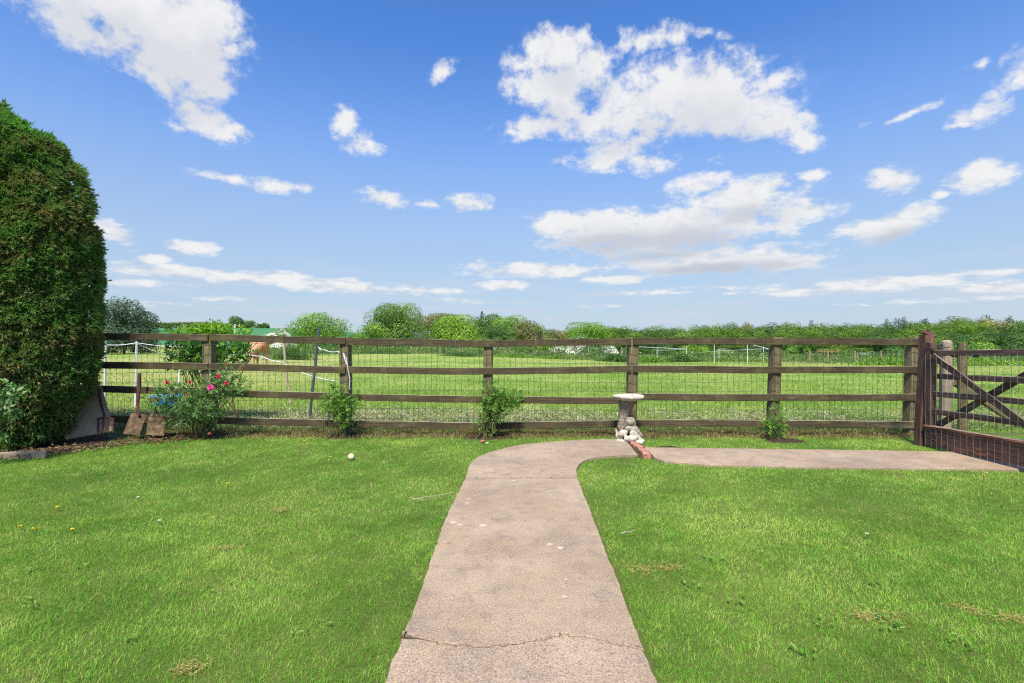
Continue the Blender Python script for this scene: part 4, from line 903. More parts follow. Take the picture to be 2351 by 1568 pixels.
# ------------------------------------------------------------------ trees
TL = {'oak': [(0, (.045, .095, .02)), (.45, (.09, .17, .03)), (.8, (.16, .24, .045)), (1, (.24, .26, .07))],
      'green': [(0, (.05, .12, .018)), (.5, (.11, .22, .025)), (1, (.22, .35, .045))],
      'lime': [(0, (.07, .15, .015)), (.5, (.14, .25, .028)), (1, (.25, .36, .05))],
      'dark': [(0, (.028, .05, .028)), (.5, (.055, .09, .05)), (1, (.12, .15, .1))],
      'deep': [(0, (.03, .075, .018)), (.5, (.06, .13, .028)), (1, (.12, .2, .045))],
      'olive': [(0, (.07, .085, .025)), (.5, (.13, .14, .045)), (1, (.22, .21, .08))],
      'conifer': [(0, (.018, .04, .02)), (.5, (.032, .065, .032)), (1, (.06, .1, .05))],
      'blossom': [(0, (.06, .12, .03)), (.35, (.12, .19, .06)), (.5, (.5, .5, .44)), (1, (.78, .77, .72))],
      'halfbloom': [(0, (.05, .11, .025)), (.62, (.11, .19, .045)), (.74, (.45, .47, .38)), (1, (.7, .7, .64))],
      'yellowing': [(0, (.2, .22, .04)), (.5, (.33, .34, .06)), (1, (.45, .43, .1))]}
TM = {k_: leaf_mat('foliage_'+k_, [(p_, tuple(min(1, c*1.3) for c in q)) for p_, q in v], .22, .55, .15, .22 if k_ not in ('blossom',) else .8, .55) for k_, v in TL.items()}

def crown_mesh(b, w_, h_, z0, nl, nleaf, ls, shape='round', seed=1, depth=1.0, gap=.0):
    r = np.random.default_rng(seed); C_, R_ = [], []
    for i in range(nl):
        if shape == 'cone':
            f = (i+.5)/nl; z = z0+(h_-z0)*f; rr = w_/2*(1-f)**.8; a = i*2.4; C_.append((rr*.55*math.cos(a), rr*.55*math.sin(a), z)); R_.append((rr*.55+.12*w_, rr*.55+.12*w_, (h_-z0)/nl*1.6)); continue
        u = r.normal(size=3); u /= np.linalg.norm(u)
        if u[2] < -.35: u[2] *= -.6
        k_ = r.uniform(.45, .78); hh = (h_-z0)/2
        if shape in ('full', 'wood'):
            f = ((i*.618) % 1)**1.15; wr = math.sqrt(max(.02, 1-max(0, (f-.3)/.75)**2)); a = r.uniform(0, 6.283); k2 = r.uniform(.38, .9); c = (math.cos(a)*w_/2*k2*wr, math.sin(a)*w_/2*k2*wr*depth, z0+(.02+.8*f)*(h_-z0))
        elif shape == 'bush': c = (u[0]*w_/2*k_, u[1]*w_/2*k_*depth, z0+abs(u[2])*(h_-z0)*.78*k_+.12*h_)
        else: c = (u[0]*w_/2*k_, u[1]*w_/2*k_*depth, z0+hh+u[2]*hh*k_*.95)
        C_.append(c); q = r.uniform(.26, .46) if shape != 'wood' else r.uniform(.3, .55); R_.append((w_*q*.62, w_*q*.62, min(w_*q*.5, hh*.62)))
    if shape != 'cone':
        top = [(0, 0, h_-(h_-z0)*.3)]; C_ += top; R_ += [(w_*.25, w_*.25, (h_-z0)*.3)]
    C_, R_ = np.array(C_), np.array(R_); wgt = R_[:, 0]**2; wgt /= wgt.sum(); which = r.choice(len(C_), nleaf, p=wgt)
    u = unit(r.normal(size=(nleaf, 3))); u[:, 2] = np.where((u[:, 2] < -.5) & (shape not in ('full', 'wood')), -u[:, 2], u[:, 2])
    sh = .8+.22*r.random(nleaf)**.8; sh = sh*(1+.16*np.sin(u[:, 0]*7+which)*np.sin(u[:, 2]*8+which*2)*np.cos(u[:, 1]*6))
    p = C_[which]+u*R_[which]*sh[:, None]; p[:, 2] = np.clip(p[:, 2], .03*h_, h_*1.02)
    if gap:
        keep = (np.sin(p[:, 0]*6.3/w_*2.2+seed)+np.sin(p[:, 2]*6.3/h_*2.5+seed*2)+np.sin((p[:, 0]+p[:, 1])*6.3/w_*3.1+seed))/3 < 1-gap; p, u, which = p[keep], u[keep], which[keep]
    n = len(p); q_ = r.normal(size=(n, 3)); d = unit(q_-u*(q_*u).sum(1)[:, None]*.75); tone = np.clip(.5+.24*np.sin(which*2.7)+r.normal(size=n)*.11, 0, 1)
    L_ = ls*r.uniform(.7, 1.35, n); leaves(b, p, d, unit(u+[0, 0, .15]+r.normal(size=(n, 3))*.24), L_, L_*.75, tone, .12)
    return C_
def tree(name, label, cat, x, y, w_, h_, kind, shape='round', nleaf=4000, ls=.25, z0=None, nl=22, seed=None, group=None, depth=1.0, limbs=7, gap=0, trunk_r=None, base=None):
    seed = seed if seed is not None else int(abs(x*13+y*7)) % 9973; zb = float(zt(x, y)) if base is None else base
    z0 = (h_*.22 if shape == 'round' else 0) if z0 is None else z0
    rt = empty(name, (x, y, zb), label, cat, group)
    b = B(); Cs = crown_mesh(b, w_, h_, z0, nl, nleaf, ls, shape, seed, depth, gap); b.V = [v+np.array([x, y, zb]) for v in b.V]; b.build('crown', TM[kind], rt)
    b = B(); r = random.Random(seed); tr_ = trunk_r or max(.05, h_*.028); o_ = Vector((x, y, zb-.2)); tp = h_*(.9 if shape == 'cone' else .55)
    pp = [o_+Vector((r.gauss(0, .02)*h_*f, r.gauss(0, .02)*h_*f, tp*f)) for f in np.linspace(0, 1, 7)]; tube(b, pp, tr_, tr_*.35, 8)
    for i in range(limbs if shape != 'cone' else 0):
        c = Cs[(i*3) % len(Cs)]; s_ = pp[2+i % 4]; e = Vector((x+c[0]*.95, y+c[1]*.95, zb+c[2])); md = (s_+e)/2+Vector((0, 0, .06*h_)); tube(b, [s_, md, e], tr_*.45, tr_*.12, 6)
    b.build('trunk', M['bark'], rt); return rt
def vtree(name, label, cat, x0, x1, top, D, kind, shape='round', base=None, **kw):
    """a tree that spans x0..x1 and reaches top in the view when it stands at depth D"""
    xm = (x0+x1)/2; x = (xm-CX)/F*D; zb = float(zt(x, D)) if base is None else EYE-(base-CY)/F*D
    return tree(name, label, cat, x, D, (x1-x0)/F*D*1.0, EYE-(top-CY)/F*D-zb, kind, shape, base=zb if base is not None else None, **kw)
vtree('dark_tree', 'grey green dense tree standing beyond the fence right beside the hedge', 'tree', 225, 345, 684, 52, 'dark', 'full', nleaf=14000, ls=.16, nl=34, z0=.4, seed=4)
vtree('oak_tree', 'broad oak with visible limbs, the tallest lone tree beyond the paddock', 'tree', 840, 970, 698, 108, 'oak', 'full', nleaf=20000, ls=.27, nl=40, z0=1.5, seed=12, limbs=16, gap=.2, trunk_r=.5)
vtree('round_tree', 'bright green rounded tree standing left of the leaning dark post', 'tree', 672, 794, 720, 84, 'green', 'full', nleaf=11000, ls=.22, nl=34, z0=.6, seed=6, gap=.1)
vtree('small_tree', 'pale green low tree tucked against the left flank of the broad oak', 'tree', 816, 892, 742, 100, 'green', 'full', nleaf=4500, ls=.24, nl=18, z0=.2, seed=9)
vtree('field_tree', 'brownish green tree at the left end of the central clump', 'tree', 948, 1070, 722, 150, 'olive', 'full', nleaf=13600, ls=.38, nl=26, z0=.6, seed=3)
vtree('field_tree', 'lime green rounded tree in front of the central clump', 'tree', 994, 1110, 725, 122, 'lime', 'full', nleaf=17000, ls=.3, nl=30, z0=.6, seed=15)
vtree('field_tree', 'dark green domed tree directly behind the lime green tree', 'tree', 1070, 1170, 720, 185, 'deep', 'full', nleaf=11900, ls=.42, nl=22, z0=.6, seed=17)
vtree('field_tree', 'mid green domed tree at the middle of the central clump', 'tree', 1128, 1215, 725, 175, 'green', 'full', nleaf=10200, ls=.42, nl=20, z0=.6, seed=19)
vtree('field_tree', 'olive green tree at the right end of the central clump', 'tree', 1176, 1256, 735, 168, 'olive', 'full', nleaf=9350, ls=.4, nl=18, z0=.6, seed=21)
vtree('field_tree', 'deep green tree low in the central clump in front of the domes', 'tree', 1108, 1190, 748, 140, 'deep', 'full', nleaf=8500, ls=.34, nl=16, z0=.3, seed=23)
vtree('pine_tree', 'tiny dark pine poking above the central clump of trees', 'tree', 1099, 1113, 717, 200, 'conifer', 'cone', nleaf=900, ls=.5, nl=9, seed=2)
vtree('bare_tree', 'thin sparse tree with open twiggy top right of the central clump', 'tree', 1222, 1254, 741, 130, 'oak', nleaf=420, ls=.26, nl=14, z0=3.2, seed=27, limbs=14)
vtree('field_tree', 'small brownish tree in the dip between the central clump and the wood', 'tree', 1246, 1304, 756, 120, 'olive', 'full', nleaf=6120, ls=.3, nl=14, z0=.3, seed=29)
vtree('field_tree', 'spreading bright green tree at the left end of the wood', 'tree', 1288, 1400, 742, 135, 'green', 'full', nleaf=13600, ls=.32, nl=26, z0=.5, seed=31, gap=.08)
vtree('hawthorn', 'white flowering hawthorn bush beyond the horse, left of the round tree', 'bush', 612, 676, 753, 70, 'blossom', 'bush', nleaf=7000, ls=.16, nl=20, seed=33)
for i, (x0, x1, tp, D, kd, lb, kw) in enumerate([
  (1290, 1372, 766, 66, 'blossom', 'large white blossoming hawthorn behind the top rail, left of the birdbath post', {}), (1250, 1300, 790, 62, 'halfbloom', 'half flowered hawthorn at the left foot of the large white one', {}),
  (1112, 1170, 772, 74, 'halfbloom', 'hawthorn with patchy white blossom behind the rose covered post', {}), (1372, 1425, 780, 66, 'blossom', 'white hawthorn bush just left of the birdbath post', {}),
  (1330, 1392, 786, 62, 'deep', 'dark green bush between the two white hawthorns', {}), (1180, 1232, 779, 78, 'deep', 'dark green bush under the olive green tree', {}),
  (1425, 1462, 784, 70, 'halfbloom', 'pale flecked hawthorn hidden behind the birdbath post', {}),
  (1490, 1560, 778, 104, 'deep', 'dark green bush right of the birdbath post along the wood edge', {}), (1625, 1668, 803, 58, 'lime', 'yellow green rounded bush in the rough ground', {}),
  (1690, 1760, 776, 96, 'deep', 'dark bush left of the second post from the right', {}), (1560, 1640, 782, 100, 'green', 'mid green bush along the wood edge behind the yellow green bush', {}),
  (1640, 1690, 788, 92, 'halfbloom', 'white flecked bush above the yellow green bush', {}), (1745, 1790, 790, 84, 'halfbloom', 'white flecked bush touching the second post from the right', {}),
  (1790, 1850, 786, 84, 'green', 'mid green bush right of the second post from the right', {}), (1832, 1872, 797, 72, 'lime', 'small bright bush beneath the top rail toward the right', {}),
  (1862, 1900, 800, 70, 'halfbloom', 'pale flecked hawthorn beneath the top rail toward the right', {}), (1890, 1985, 800, 70, 'green', 'broad mid green bush left of the big dark bush', {}),
  (1960, 2030, 806, 64, 'blossom', 'low white blossoming hawthorn beside the big dark bush', {}), (2000, 2112, 793, 56, 'deep', 'big dense dark bush left of the gate post', {}),
  (2105, 2170, 800, 60, 'deep', 'dark bush hidden behind the gate post', {}), (2160, 2290, 781, 54, 'green', 'big green bush seen through the top of the gate', {}),
  (2270, 2420, 783, 52, 'deep', 'big dark green bush at the right edge seen through the gate', {}), (2400, 2560, 780, 54, 'green', 'green bush past the right edge of the view', {})]):
    vtree('bush', lb, 'bush', x0, x1, tp, D, kd, 'bush', nleaf=5200 if x1-x0 > 60 else 3400, ls=.15 if D < 80 else .2, nl=18, seed=50+i, group='bushes along the far side of the rough ground', **kw)
for i, (x0, x1, tp, D, kd, lb) in enumerate([(980, 1070, 778, 98, 'deep', 'dark scrub beneath the lime green tree and the olive tree'), (1060, 1150, 776, 105, 'green', 'mid green scrub right of the lime green tree'), (1140, 1240, 783, 100, 'deep', 'dark scrub beneath the middle of the central clump'), (840, 920, 772, 98, 'deep', 'dark bush against the trunk of the broad oak'), (1230, 1310, 775, 96, 'green', 'green scrub below the small brownish tree'), (700, 790, 775, 72, 'deep', 'low dark green scrub under the round tree'), (780, 862, 766, 86, 'green', 'low green bush between the round tree and the oak'), (900, 985, 774, 96, 'deep', 'dark low scrub at the foot of the broad oak'),
  (640, 700, 780, 76, 'green', 'low green scrub right of the white hawthorn')]):
    vtree('bush', lb, 'bush', x0, x1, tp, D, kd, 'bush', nleaf=4200, ls=.2, nl=18, seed=80+i, group='bushes along the far side of the rough ground')
def nettle(x0, x1, top, D, kd, lb, sd_):
    xm = (x0+x1)/2; x = (xm-CX)/F*D; zb = float(zt(x, D)); w_ = (x1-x0)/F*D; h_ = max(.35, EYE-(top-CY)/F*D-zb); b = B(); r = np.random.default_rng(sd_); n = 3800
    px_ = r.normal(0, .22, n)*w_; py_ = r.normal(0, .22, n)*min(w_*.5, 3); env = np.exp(-(px_/(w_*.4))**2)*(.8+.3*np.sin(px_*3.1)*np.sin(px_*7.7+1)); z = r.random(n)*h_*env
    leaves(b, np.stack([x+px_, D+py_, zb+z], 1), r.normal(size=(n, 3))+[0, 0, .5], r.normal(size=(n, 3)), r.uniform(.06, .16, n), r.uniform(.03, .07, n), r.random(n))
    tag(b.build('nettle_patch', TM[kd]), lb, 'weeds', 'nettle patches along the paddock edge')
nettle(620, 720, 795, 34, 'deep', 'dark green nettle patch behind the grazing horse', 1)
nettle(1370, 1455, 812, 34, 'deep', 'dark nettle clump just left of the birdbath post', 2); nettle(1460, 1530, 818, 33, 'green', 'low nettle clump just right of the birdbath post', 3); nettle(1520, 1610, 812, 33, 'deep', 'dark nettle clump under the white electric fence', 4)
nettle(1010, 1110, 808, 46, 'deep', 'nettles beyond the paddock behind the third span of fence', 5); nettle(1120, 1240, 810, 46, 'green', 'nettles at the paddock edge behind the rose covered post', 6); nettle(1960, 2120, 838, 27, 'green', 'rough weeds at the paddock edge under the big dark bush', 7)
nettle(2150, 2350, 838, 27, 'green', 'rough weeds seen between the upper bars of the gate', 8); nettle(1230, 1340, 811, 45, 'green', 'nettles in front of the white hawthorns', 9); nettle(1600, 1790, 818, 38, 'green', 'tangled weeds below the yellow green bush', 10); nettle(800, 960, 800, 52, 'deep', 'dark weeds along the paddock edge below the oak', 11)

N = 42000; pxr = RNG.uniform(560, 2560, N); De = np.interp(pxr, [560, 900, 1230, 1440, 1620, 1960, 2560], [38, 53, 46, 37, 33, 28, 27.5])
D = De+RNG.random(N)**1.3*np.interp(pxr, [560, 1400, 2000, 2560], [20, 26, 34, 34]); x = (pxr-CX)/F*D; hv_ = (.42+.3*vnoise(x, D, 6, 4)+.2*vnoise(x, D, 1.7, 8)); z = zt(x, D)+np.maximum(hv_, .1)*RNG.random(N)
L_ = RNG.uniform(.12, .3, N)*D/40; b = B(); leaves(b, np.stack([x, D, z], 1), RNG.normal(size=(N, 3))*[1, 1, .7]+[0, 0, .8], RNG.normal(size=(N, 3)), L_, L_*.28, np.clip(RNG.random(N)*.6+.35*vnoise(x, D, 5, 2)+.2, 0, 1))
rg = leaf_mat('rough_growth', [(0, (.05, .11, .025)), (.4, (.09, .17, .04)), (.7, (.16, .24, .07)), (.88, (.28, .29, .12)), (1, (.38, .33, .18))], .25, .6)
tag(b.build('rough_growth', rg), 'tangle of long grass and nettles along the far edge of the paddock', 'rough grass', kind='stuff')
# hill hedge and hill trees
def field_hedge():
    b = B(); n = 16000; t_ = RNG.random(n); px_ = 250+t_*312; D = 292+RNG.normal(0, .9, n); x = (px_-CX)/F*D; zb = zt(x, D)
    hgt = np.interp(px_, [250, 345, 480, 520, 562], [3.3, 3.3, 3.5, 2.6, 1.4])*(1+.14*vnoise(x, x, 9, 3)); z = zb+RNG.random(n)**.6*hgt
    L_ = RNG.uniform(.35, .75, n); leaves(b, np.stack([x, D, z], 1), RNG.normal(size=(n, 3)), RNG.normal(size=(n, 3)), L_, L_*.7, np.clip((z-zb)/hgt*.0+RNG.random(n)*.8+.25*vnoise(x, x, 12, 1)+.1, 0, 1))
    m_ = leaf_mat('foliage_hedge', [(0, (.05, .11, .03)), (.5, (.13, .2, .05)), (.8, (.27, .29, .1)), (1, (.55, .55, .42))], .25)
    tag(b.build('field_hedge', m_), 'long pale green flowering hedge along the top of the hill field', 'hedge')
field_hedge()
for i, (x0, x1, tp, D, lb) in enumerate([(524, 566, 727, 300, 'tallest domed dark tree on the hill crest behind the field hedge'), (556, 594, 736, 310, 'rounded dark tree right of the tallest one on the hill crest'), (590, 604, 744, 320, 'small rounded tree on the hill crest, second from the right of its row'), (600, 618, 742, 322, 'small tree at the right end of the row on the hill crest')]):
    vtree('hill_tree', lb, 'tree', x0, x1, tp, D, 'deep', shape='full', nleaf=2600, ls=.6, nl=14, seed=120+i, z0=.1, group='dark trees on the hill crest')

# the wood: a few model trees, each copied with its own place, size and turn
wood_kinds = {}
WM = {k_: leaf_mat('wood_'+k_, [(p_, tuple(c*f_ for c in q)) for (p_, q) in TL[k_]], .15, .6, .1, .12, .8) for k_, f_ in (('green', .88), ('oak', 1.15), ('deep', 1.15), ('lime', .8), ('olive', 1.25), ('conifer', 1.1), ('yellowing', .95))}
def wood_model(k_, kd, shape, seed):
    b = B(); crown_mesh(b, 10, 14, 0.5 if shape == 'round' else 1.5, 15 if shape == 'round' else 13, 6500 if shape == 'round' else 2200, .42, 'wood' if shape == 'round' else shape, seed)
    cm = b.build('crown', WM[kd], None, link=False).data
    b = B(); tube(b, [(0, 0, -1), (0.05, 0, 4), (.1, .1, 9 if shape == 'round' else 13)], .3, .1, 7); tm = b.build('trunk', M['bark'], None, link=False).data
    wood_kinds[k_] = (cm, tm)
for k_, kd, sh, sd_ in [('a', 'green', 'round', 1), ('b', 'oak', 'round', 2), ('c', 'deep', 'round', 3), ('d', 'lime', 'round', 4), ('e', 'olive', 'round', 5), ('f', 'conifer', 'cone', 6), ('g', 'yellowing', 'round', 7), ('h', 'green', 'round', 8), ('i', 'deep', 'round', 9)]: wood_model(k_, kd, sh, sd_)
WL = {'a': 'mid green', 'b': 'brownish green', 'c': 'dark green', 'd': 'bright lime green', 'e': 'dull olive', 'g': 'golden yellow green', 'h': 'mid green', 'i': 'dark green'}
def wood_tree(k_, px, top, D, w_, turn):
    x = (px-CX)/F*D; zb = float(zt(x, D)); h_ = EYE-(top-CY)/F*D-zb
    con = k_ == 'f'
    rt = empty('conifer_tree' if con else 'woodland_tree', (x, D, zb), 'dark pointed conifer in the distant wood on the right' if con else WL[k_]+' broadleaf tree in the distant wood on the right', 'tree', 'conifers in the distant wood' if con else WL[k_]+' trees in the distant wood')
    cm, tm = wood_kinds[k_]
    for nm, me in (('crown', cm), ('trunk', tm)):
        c = bpy.data.objects.new(nm, me); C.objects.link(c); c.parent = rt
    rt.scale = (w_/10, w_/10, h_/14); rt.rotation_euler.z = turn
rw = random.Random(5)
def topline(px): return -4+float(np.interp(px, [1000, 1180, 1240, 1300, 1400, 1500, 1600, 1700, 1800, 1900, 2000, 2080, 2140, 2200, 2280, 2350, 2600], [752, 752, 762, 760, 750, 751, 748, 744, 746, 743, 742, 737, 739, 729, 734, 733, 730]))
px = 1235
while px < 2640:
    wood_tree(rw.choice('aabbcchhiiffe'), px, topline(px)+rw.uniform(-4, 7), 268+rw.uniform(-8, 30), rw.uniform(12, 18), rw.uniform(0, 6)); px += rw.uniform(22, 34)
px = 1225
while px < 2640:
    wood_tree(rw.choice('aabbccdhhiie'), px, topline(px)+9+rw.uniform(-7, 5), 228+rw.uniform(-10, 16), rw.uniform(11, 16), rw.uniform(0, 6)); px += rw.uniform(28, 40)
px = 1255
while px < 2640:
    wood_tree(rw.choice('aabcdhhiib'), px, topline(px)+20+rw.uniform(-7, 6), 190+rw.uniform(-8, 10), rw.uniform(9, 13), rw.uniform(0, 6)); px += rw.uniform(32, 48)
px = 1280
while px < 2640:
    wood_tree(rw.choice('bccii'), px, topline(px)+34+rw.uniform(-5, 6), 150+rw.uniform(-8, 8), rw.uniform(8, 12), rw.uniform(0, 6)); px += rw.uniform(34, 50)
for px, tp in [(1862, 737), (2035, 734), (2075, 729), (2125, 733), (2160, 736), (2318, 727), (1805, 741), (2242, 738)]: wood_tree('f', px, tp, 292, 7.5, px)
wood_tree('g', 2262, 729, 250, 10, 1); wood_tree('d', 2195, 725, 255, 11, 2); wood_tree('e', 1712, 737, 280, 11, 2); wood_tree('g', 1700, 775, 170, 6, 1)

# ------------------------------------------------------------------ paddock posts, tape, sticks
def post_thing(name, pts, r, mt, label, cat, group=None, k=8):
    b = B(); tube(b, pts, r, r*.9, k); return tag(b.build(name, M[mt]), label, cat, group)
def gz(px, D, dz=0): x = (px-CX)/F*D; return Vector((x, D, float(zt(x, D))+dz))
post_thing('leaning_post', [P3(709, 972, 8.1), P3(733, 750, 8.1)], .024, 'dark_plastic', 'dark plastic electric fence post leaning right above the top rail', 'post')
post_thing('stick', [P3(666, 925, 9.2), P3(656, 850, 9.2), P3(652, 800, 9.2), P3(650, 781, 9.2)], .02, 'pale_wood', 'crooked pale wooden stick pushed into the grass near the horse', 'stick')
for px, t_, D, lb in [(243, 783, 9.4, 'white plastic electric fence post half hidden by the hedge edge'), (314, 784, 9.6, 'white plastic electric fence post standing between hedge and climbing shrub'), (412, 850, 10.6, 'short white plastic post beneath the climbing shrub')]:
    q = P3(px, t_, D); post_thing('fence_stake', [Vector((q.x-.03, D, float(zt(q.x, D))-.05)), q], .021, 'white_plastic', lb, 'post', 'white electric fence posts at the left')
q = P3(537, 745, 30); post_thing('marker_post', [Vector((q.x, 30, -.05)), P3(559-20, 744, 30)], .06, 'white_plastic', 'white marker post rising just above the climbing shrub', 'post')
def rope(name, pts, r, label, mt='tape', sag=.02):
    b = B(); P_ = []
    r *= .68
    for a, c in zip(pts, pts[1:]):
        for f in np.linspace(0, 1, 9)[:-1]: P_.append(Vector(a).lerp(Vector(c), f)-Vector((0, 0, sag*math.sin(math.pi*f))))
    P_.append(Vector(pts[-1])); tube(b, P_, r, r, 5); return tag(b.build(name, M[mt]), label, 'rope')
rope('rope', [P3(565, 810, 9.6), P3(600, 818, 9.5), P3(652, 833, 9.25), P3(700, 858, 8.6), P3(792, 878, 7.0)], .012, 'white electric rope running down to the right past the grazing horse')
rope('rope', [P3(731, 797, 8.08), P3(745, 803, 7.8), P3(776, 807, 7.0), P3(788, 811, 6.74), P3(797, 838, 6.74)], .010, 'white rope tied from the leaning dark post to the fence post')
rope('rope', [P3(789, 811, 6.735), P3(795, 822, 6.735), P3(803, 870, 6.74), P3(801, 890, 6.74)], .008, 'loose white rope end hanging down the face of the fence post')
rope('rope', [P3(243, 792, 9.4), P3(314, 787, 9.6), P3(420, 797, 9.9), P3(520, 806, 9.8)], .011, 'upper white tape strung between the white posts at the left')
rope('rope', [P3(314, 788, 9.62), P3(380, 815, 10.6), P3(440, 833, 11.5)], .01, 'lower white tape sloping away behind the climbing shrub')
# far fences
ff = empty('stock_fence', gz(1300, 44), 'grey wooden posts and wire along the far edge of the paddock', 'fence')
for px, D in [(1010, 50), (1062, 49), (1118, 48), (1170, 47), (1225, 46), (1275, 45), (1350, 43), (1427, 41)]:
    a = gz(px, D, -.2); b = B(); tube(b, [a, a+Vector((0, 0, 1.35))], .06, .055, 7); b.build('post', M['grey_wood'], ff)
b = B(); fp = [gz(px, D) for px, D in [(1010, 50), (1118, 48), (1225, 46), (1350, 43), (1427, 41)]]
wires(b, [(tuple(a+Vector((0, 0, z))), tuple(c+Vector((0, 0, z)))) for z in (.25, .5, .75, 1.0) for a, c in zip(fp, fp[1:])], .006); b.build('wire', M['wire'], ff)
ef = empty('electric_fence', gz(1650, 36), 'white electric fence posts and tape crossing the rough ground right of the birdbath', 'fence')
EP = [(1462, 38, 1.05, 0), (1508, 39, .8, 0), (1575, 36, .9, 0), (1586, 40, .7, .1), (1639, 31, 1.15, 0), (1650, 37, .8, 0), (1716, 30, 1.15, -.04), (1752, 34, .9, 0), (1773, 30, .8, 0)]
tops = []
for px, D, h_, ln in EP:
    a = gz(px, D); b = B(); tube(b, [a, a+Vector((ln, 0, h_+.15))], .018, .016, 6); b.build('post', M['white_plastic'], ef); tops.append(a+Vector((ln, 0, h_)))
b = B(); wires(b, [(tuple(tops[i]), tuple(tops[j])) for i, j in [(0, 2), (2, 3), (3, 5), (5, 7), (4, 6), (6, 8), (7, 8), (1, 2)]], .011); b.build('tape', M['tape'], ef)
rf = empty('paddock_fence', gz(1900, 30), 'low wooden posts and wire at the far right edge of the paddock', 'fence')
for px, D in [(1782, 31), (1858, 30), (1900, 30), (1962, 29.5), (2022, 29), (2094, 28.6)]:
    a = gz(px, D, -.1); b = B(); tube(b, [a, a+Vector((0, 0, .85))], .05, .045, 7); b.build('post', M['grey_wood'], rf)
b = B(); fp = [gz(px, D) for px, D in [(1782, 31), (1900, 30), (2022, 29), (2094, 28.6)]]; wires(b, [(tuple(a+Vector((0, 0, z))), tuple(c+Vector((0, 0, z)))) for z in (.2, .45, .7) for a, c in zip(fp, fp[1:])], .005); b.build('wire', M['wire'], rf)
# small feed trailer far off and a pale trough beyond the gate
tr = empty('feed_trailer', gz(1893, 66), 'small orange brown farm trailer parked in front of the far bushes', 'trailer'); a = P3(1893, 818, 60)
b = B(); beam(b, a+Vector((-1.3, 0, 0)), a+Vector((1.3, 0, 0)), 1.2, .25, seg=3, c=.02); b.build('bed', M['rust'], tr)
m, t = mat('orange_paint'); finish(t, (.3, .16, .05), .7); M['orange'] = m
for dx in (-1.25, -.4, .45, 1.25):
    b = B(); beam(b, a+Vector((dx, -.6, .1)), a+Vector((dx, -.6, .8)), .08, .08, up=(0, 1, 0), seg=2); b.build('stake', M['orange'], tr)
b = B(); beam(b, a+Vector((-1.3, -.6, .6)), a+Vector((1.3, -.6, .6)), .06, .12, seg=3); b.build('rail', M['orange'], tr)
for dx in (-.5, .5):
    b = B(); c = a+Vector((dx, -.6, -.3)); loft(b, [c+Vector((0, -.1, 0)), c+Vector((0, .1, 0))], circ(.38, 18), up=(0, 0, 1)); b.build('wheel', M['iron'], tr)
tg = empty('trough', gz(2262, 30), 'pale stone water trough in the rough ground seen between the gate bars', 'trough'); a = P3(2262, 851, 27)
b = B(); beam(b, a+Vector((-.3, 0, 0)), a+Vector((.3, 0, 0)), .35, .22, seg=3, c=.03); b.build('basin', M['grey_wood'], tg)
for dx in (-.2, .2):
    b = B(); beam(b, a+Vector((dx, 0, -.1)), a+Vector((dx, 0, -.45)), .12, .3, up=(0, 1, 0), seg=2); b.build('block', M['grey_wood'], tg)

# ------------------------------------------------------------------ the chestnut horse, head down, grazing
HDp = 24.0; hx0 = (595.5-CX)/F*HDp; hz0 = float(zt(hx0, HDp))
horse = empty('horse', (hx0, HDp, hz0), 'chestnut horse with a flaxen mane grazing beyond the fence', 'horse')
def chain(b, nodes):
    """bridge node spheres so that they melt into a tapered limb"""
    for (p0, r0), (p1, r1) in zip(nodes, nodes[1:]):
        p0, p1 = np.array(p0, float), np.array(p1, float); n = max(2, int(np.linalg.norm(p1-p0)/(min(r0, r1)*.45)))
        for k_ in range(n+1):
            f = k_/n; sphere_mesh(b, p0*(1-f)+p1*f+[hx0, HDp, hz0], r0*(1-f)+r1*f, seg=10, ring=8)
b = B()
chain(b, [((-.46, .62, 1.14), .25), ((-.38, .45, 1.13), .32), ((-.22, .25, 1.08), .335), ((.0, .05, 1.07), .33), ((.2, -.15, 1.12), .31), ((.32, -.3, 1.1), .26)])
chain(b, [((.2, -.1, 1.36), .12), ((.1, 0, 1.36), .12)])
chain(b, [((.34, -.32, 1.18), .24), ((.26, -.5, 1.03), .19), ((.12, -.66, .86), .145), ((.02, -.76, .72), .125)])
chain(b, [((.02, -.76, .7), .115), ((-.04, -.8, .58), .115), ((-.1, -.84, .42), .08), ((-.14, -.86, .26), .062), ((-.15, -.86, .2), .05)])
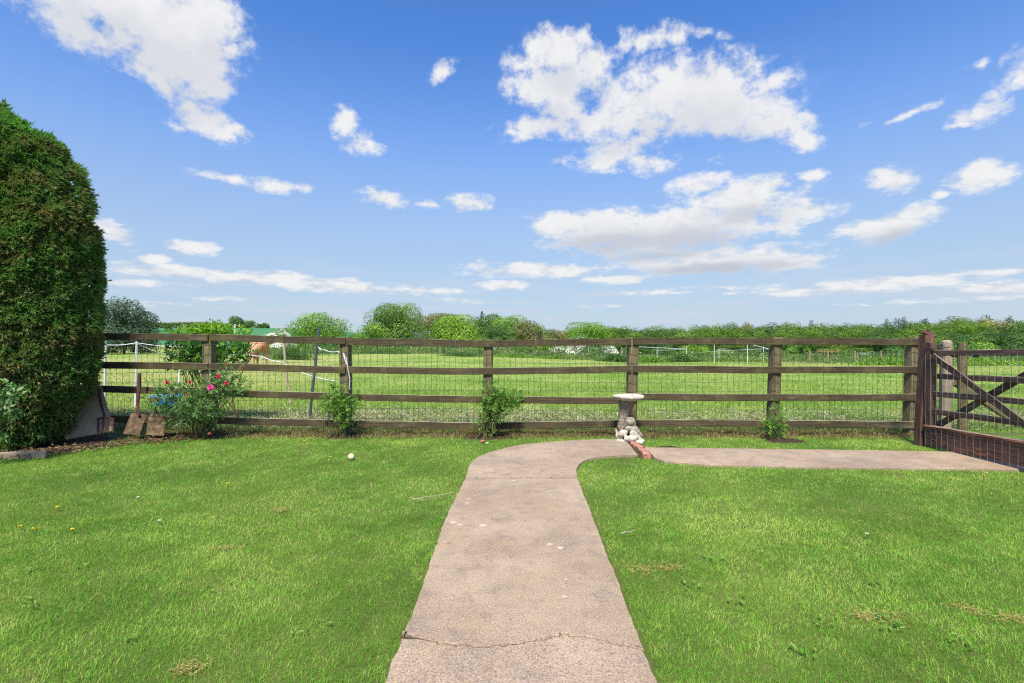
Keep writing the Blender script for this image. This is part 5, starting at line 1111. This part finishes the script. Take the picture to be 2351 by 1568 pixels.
for lg in ([((.42, -.22, 1.0), .15), ((.43, -.22, .72), .095), ((.43, -.24, .48), .062), ((.43, -.2, .26), .043), ((.43, -.2, .12), .05), ((.44, -.22, .04), .062)],
           [((.16, -.36, .98), .14), ((.16, -.44, .7), .09), ((.15, -.48, .46), .06), ((.14, -.46, .24), .042), ((.14, -.46, .12), .048), ((.14, -.48, .04), .06)],
           [((-.36, .5, 1.0), .2), ((-.3, .42, .76), .13), ((-.38, .56, .52), .07), ((-.35, .5, .26), .045), ((-.34, .5, .12), .05), ((-.33, .48, .04), .062)],
           [((-.56, .6, 1.0), .18), ((-.52, .5, .76), .13), ((-.6, .66, .52), .07), ((-.58, .6, .26), .045), ((-.57, .6, .12), .05), ((-.56, .58, .04), .062)]): chain(b, lg)
for ex_ in (-.05, .11): chain(b, [((ex_, -.74, .78), .03), ((ex_*1.3, -.72, .88), .014)])
m, t = mat('horse_coat'); p = pos(t); n = t.noise(p, 6, 4, .6)
finish(t, t.mix(n, (.34, .15, .07), (.52, .27, .15)), .6, spec=.3); M['coat'] = m
fuse(b, 'body', M['coat'], horse, .022, 4)
m, t = mat('mane'); finish(t, t.mix(t.noise(pos(t), 40, 3), (.45, .33, .2), (.75, .62, .45)), .7); M['mane'] = m
b = B()
for k_ in range(70):
    f = RNG.random(); s_ = Vector((.2-.22*f, -.3-.5*f, 1.42-.62*f))+Vector((hx0, HDp, hz0)); e = s_+Vector((-.1-.06*f+RNG.normal()*.03, -.2, -.26-.12*RNG.random())); tube(b, [s_, (s_+e)/2+Vector((-.02, -.1, .05)), e], .022, .009, 5)
b.build('mane', M['mane'], horse)
b = B(); tube(b, [Vector(q)+Vector((hx0, HDp, hz0)) for q in [(.0, -.885, .66), (-.05, -.915, .55), (-.1, -.92, .42), (-.14, -.925, .28)]], .028, .02, 6); b.build('blaze', M['mane'], horse)
b = B()
for k_ in range(24):
    s_ = Vector((-.58, .82, 1.25))+Vector((hx0, HDp, hz0)); tube(b, [s_, s_+Vector((-.07, .06, -.2)), s_+Vector((-.08+RNG.normal()*.03, .06+RNG.normal()*.03, -.85))], .02, .01, 5)
b.build('tail', M['mane'], horse)
# rubble at the foot of the dense rose bush
for px, py, r, mt, lb in [(1106, 1017, .032, 'brick', 'small broken piece of orange brick below the dense dark rose bush'), (1118, 1020, .022, 'stone', 'small pale stone beside the broken orange brick piece')]:
    x, y = G(px, py); b = B(); sphere_mesh(b, (x, y, r*.6), (r, r*.8, r*.6), .3, 8, 6); tag(b.build('rubble_stone', M[mt]), lb, 'stone')
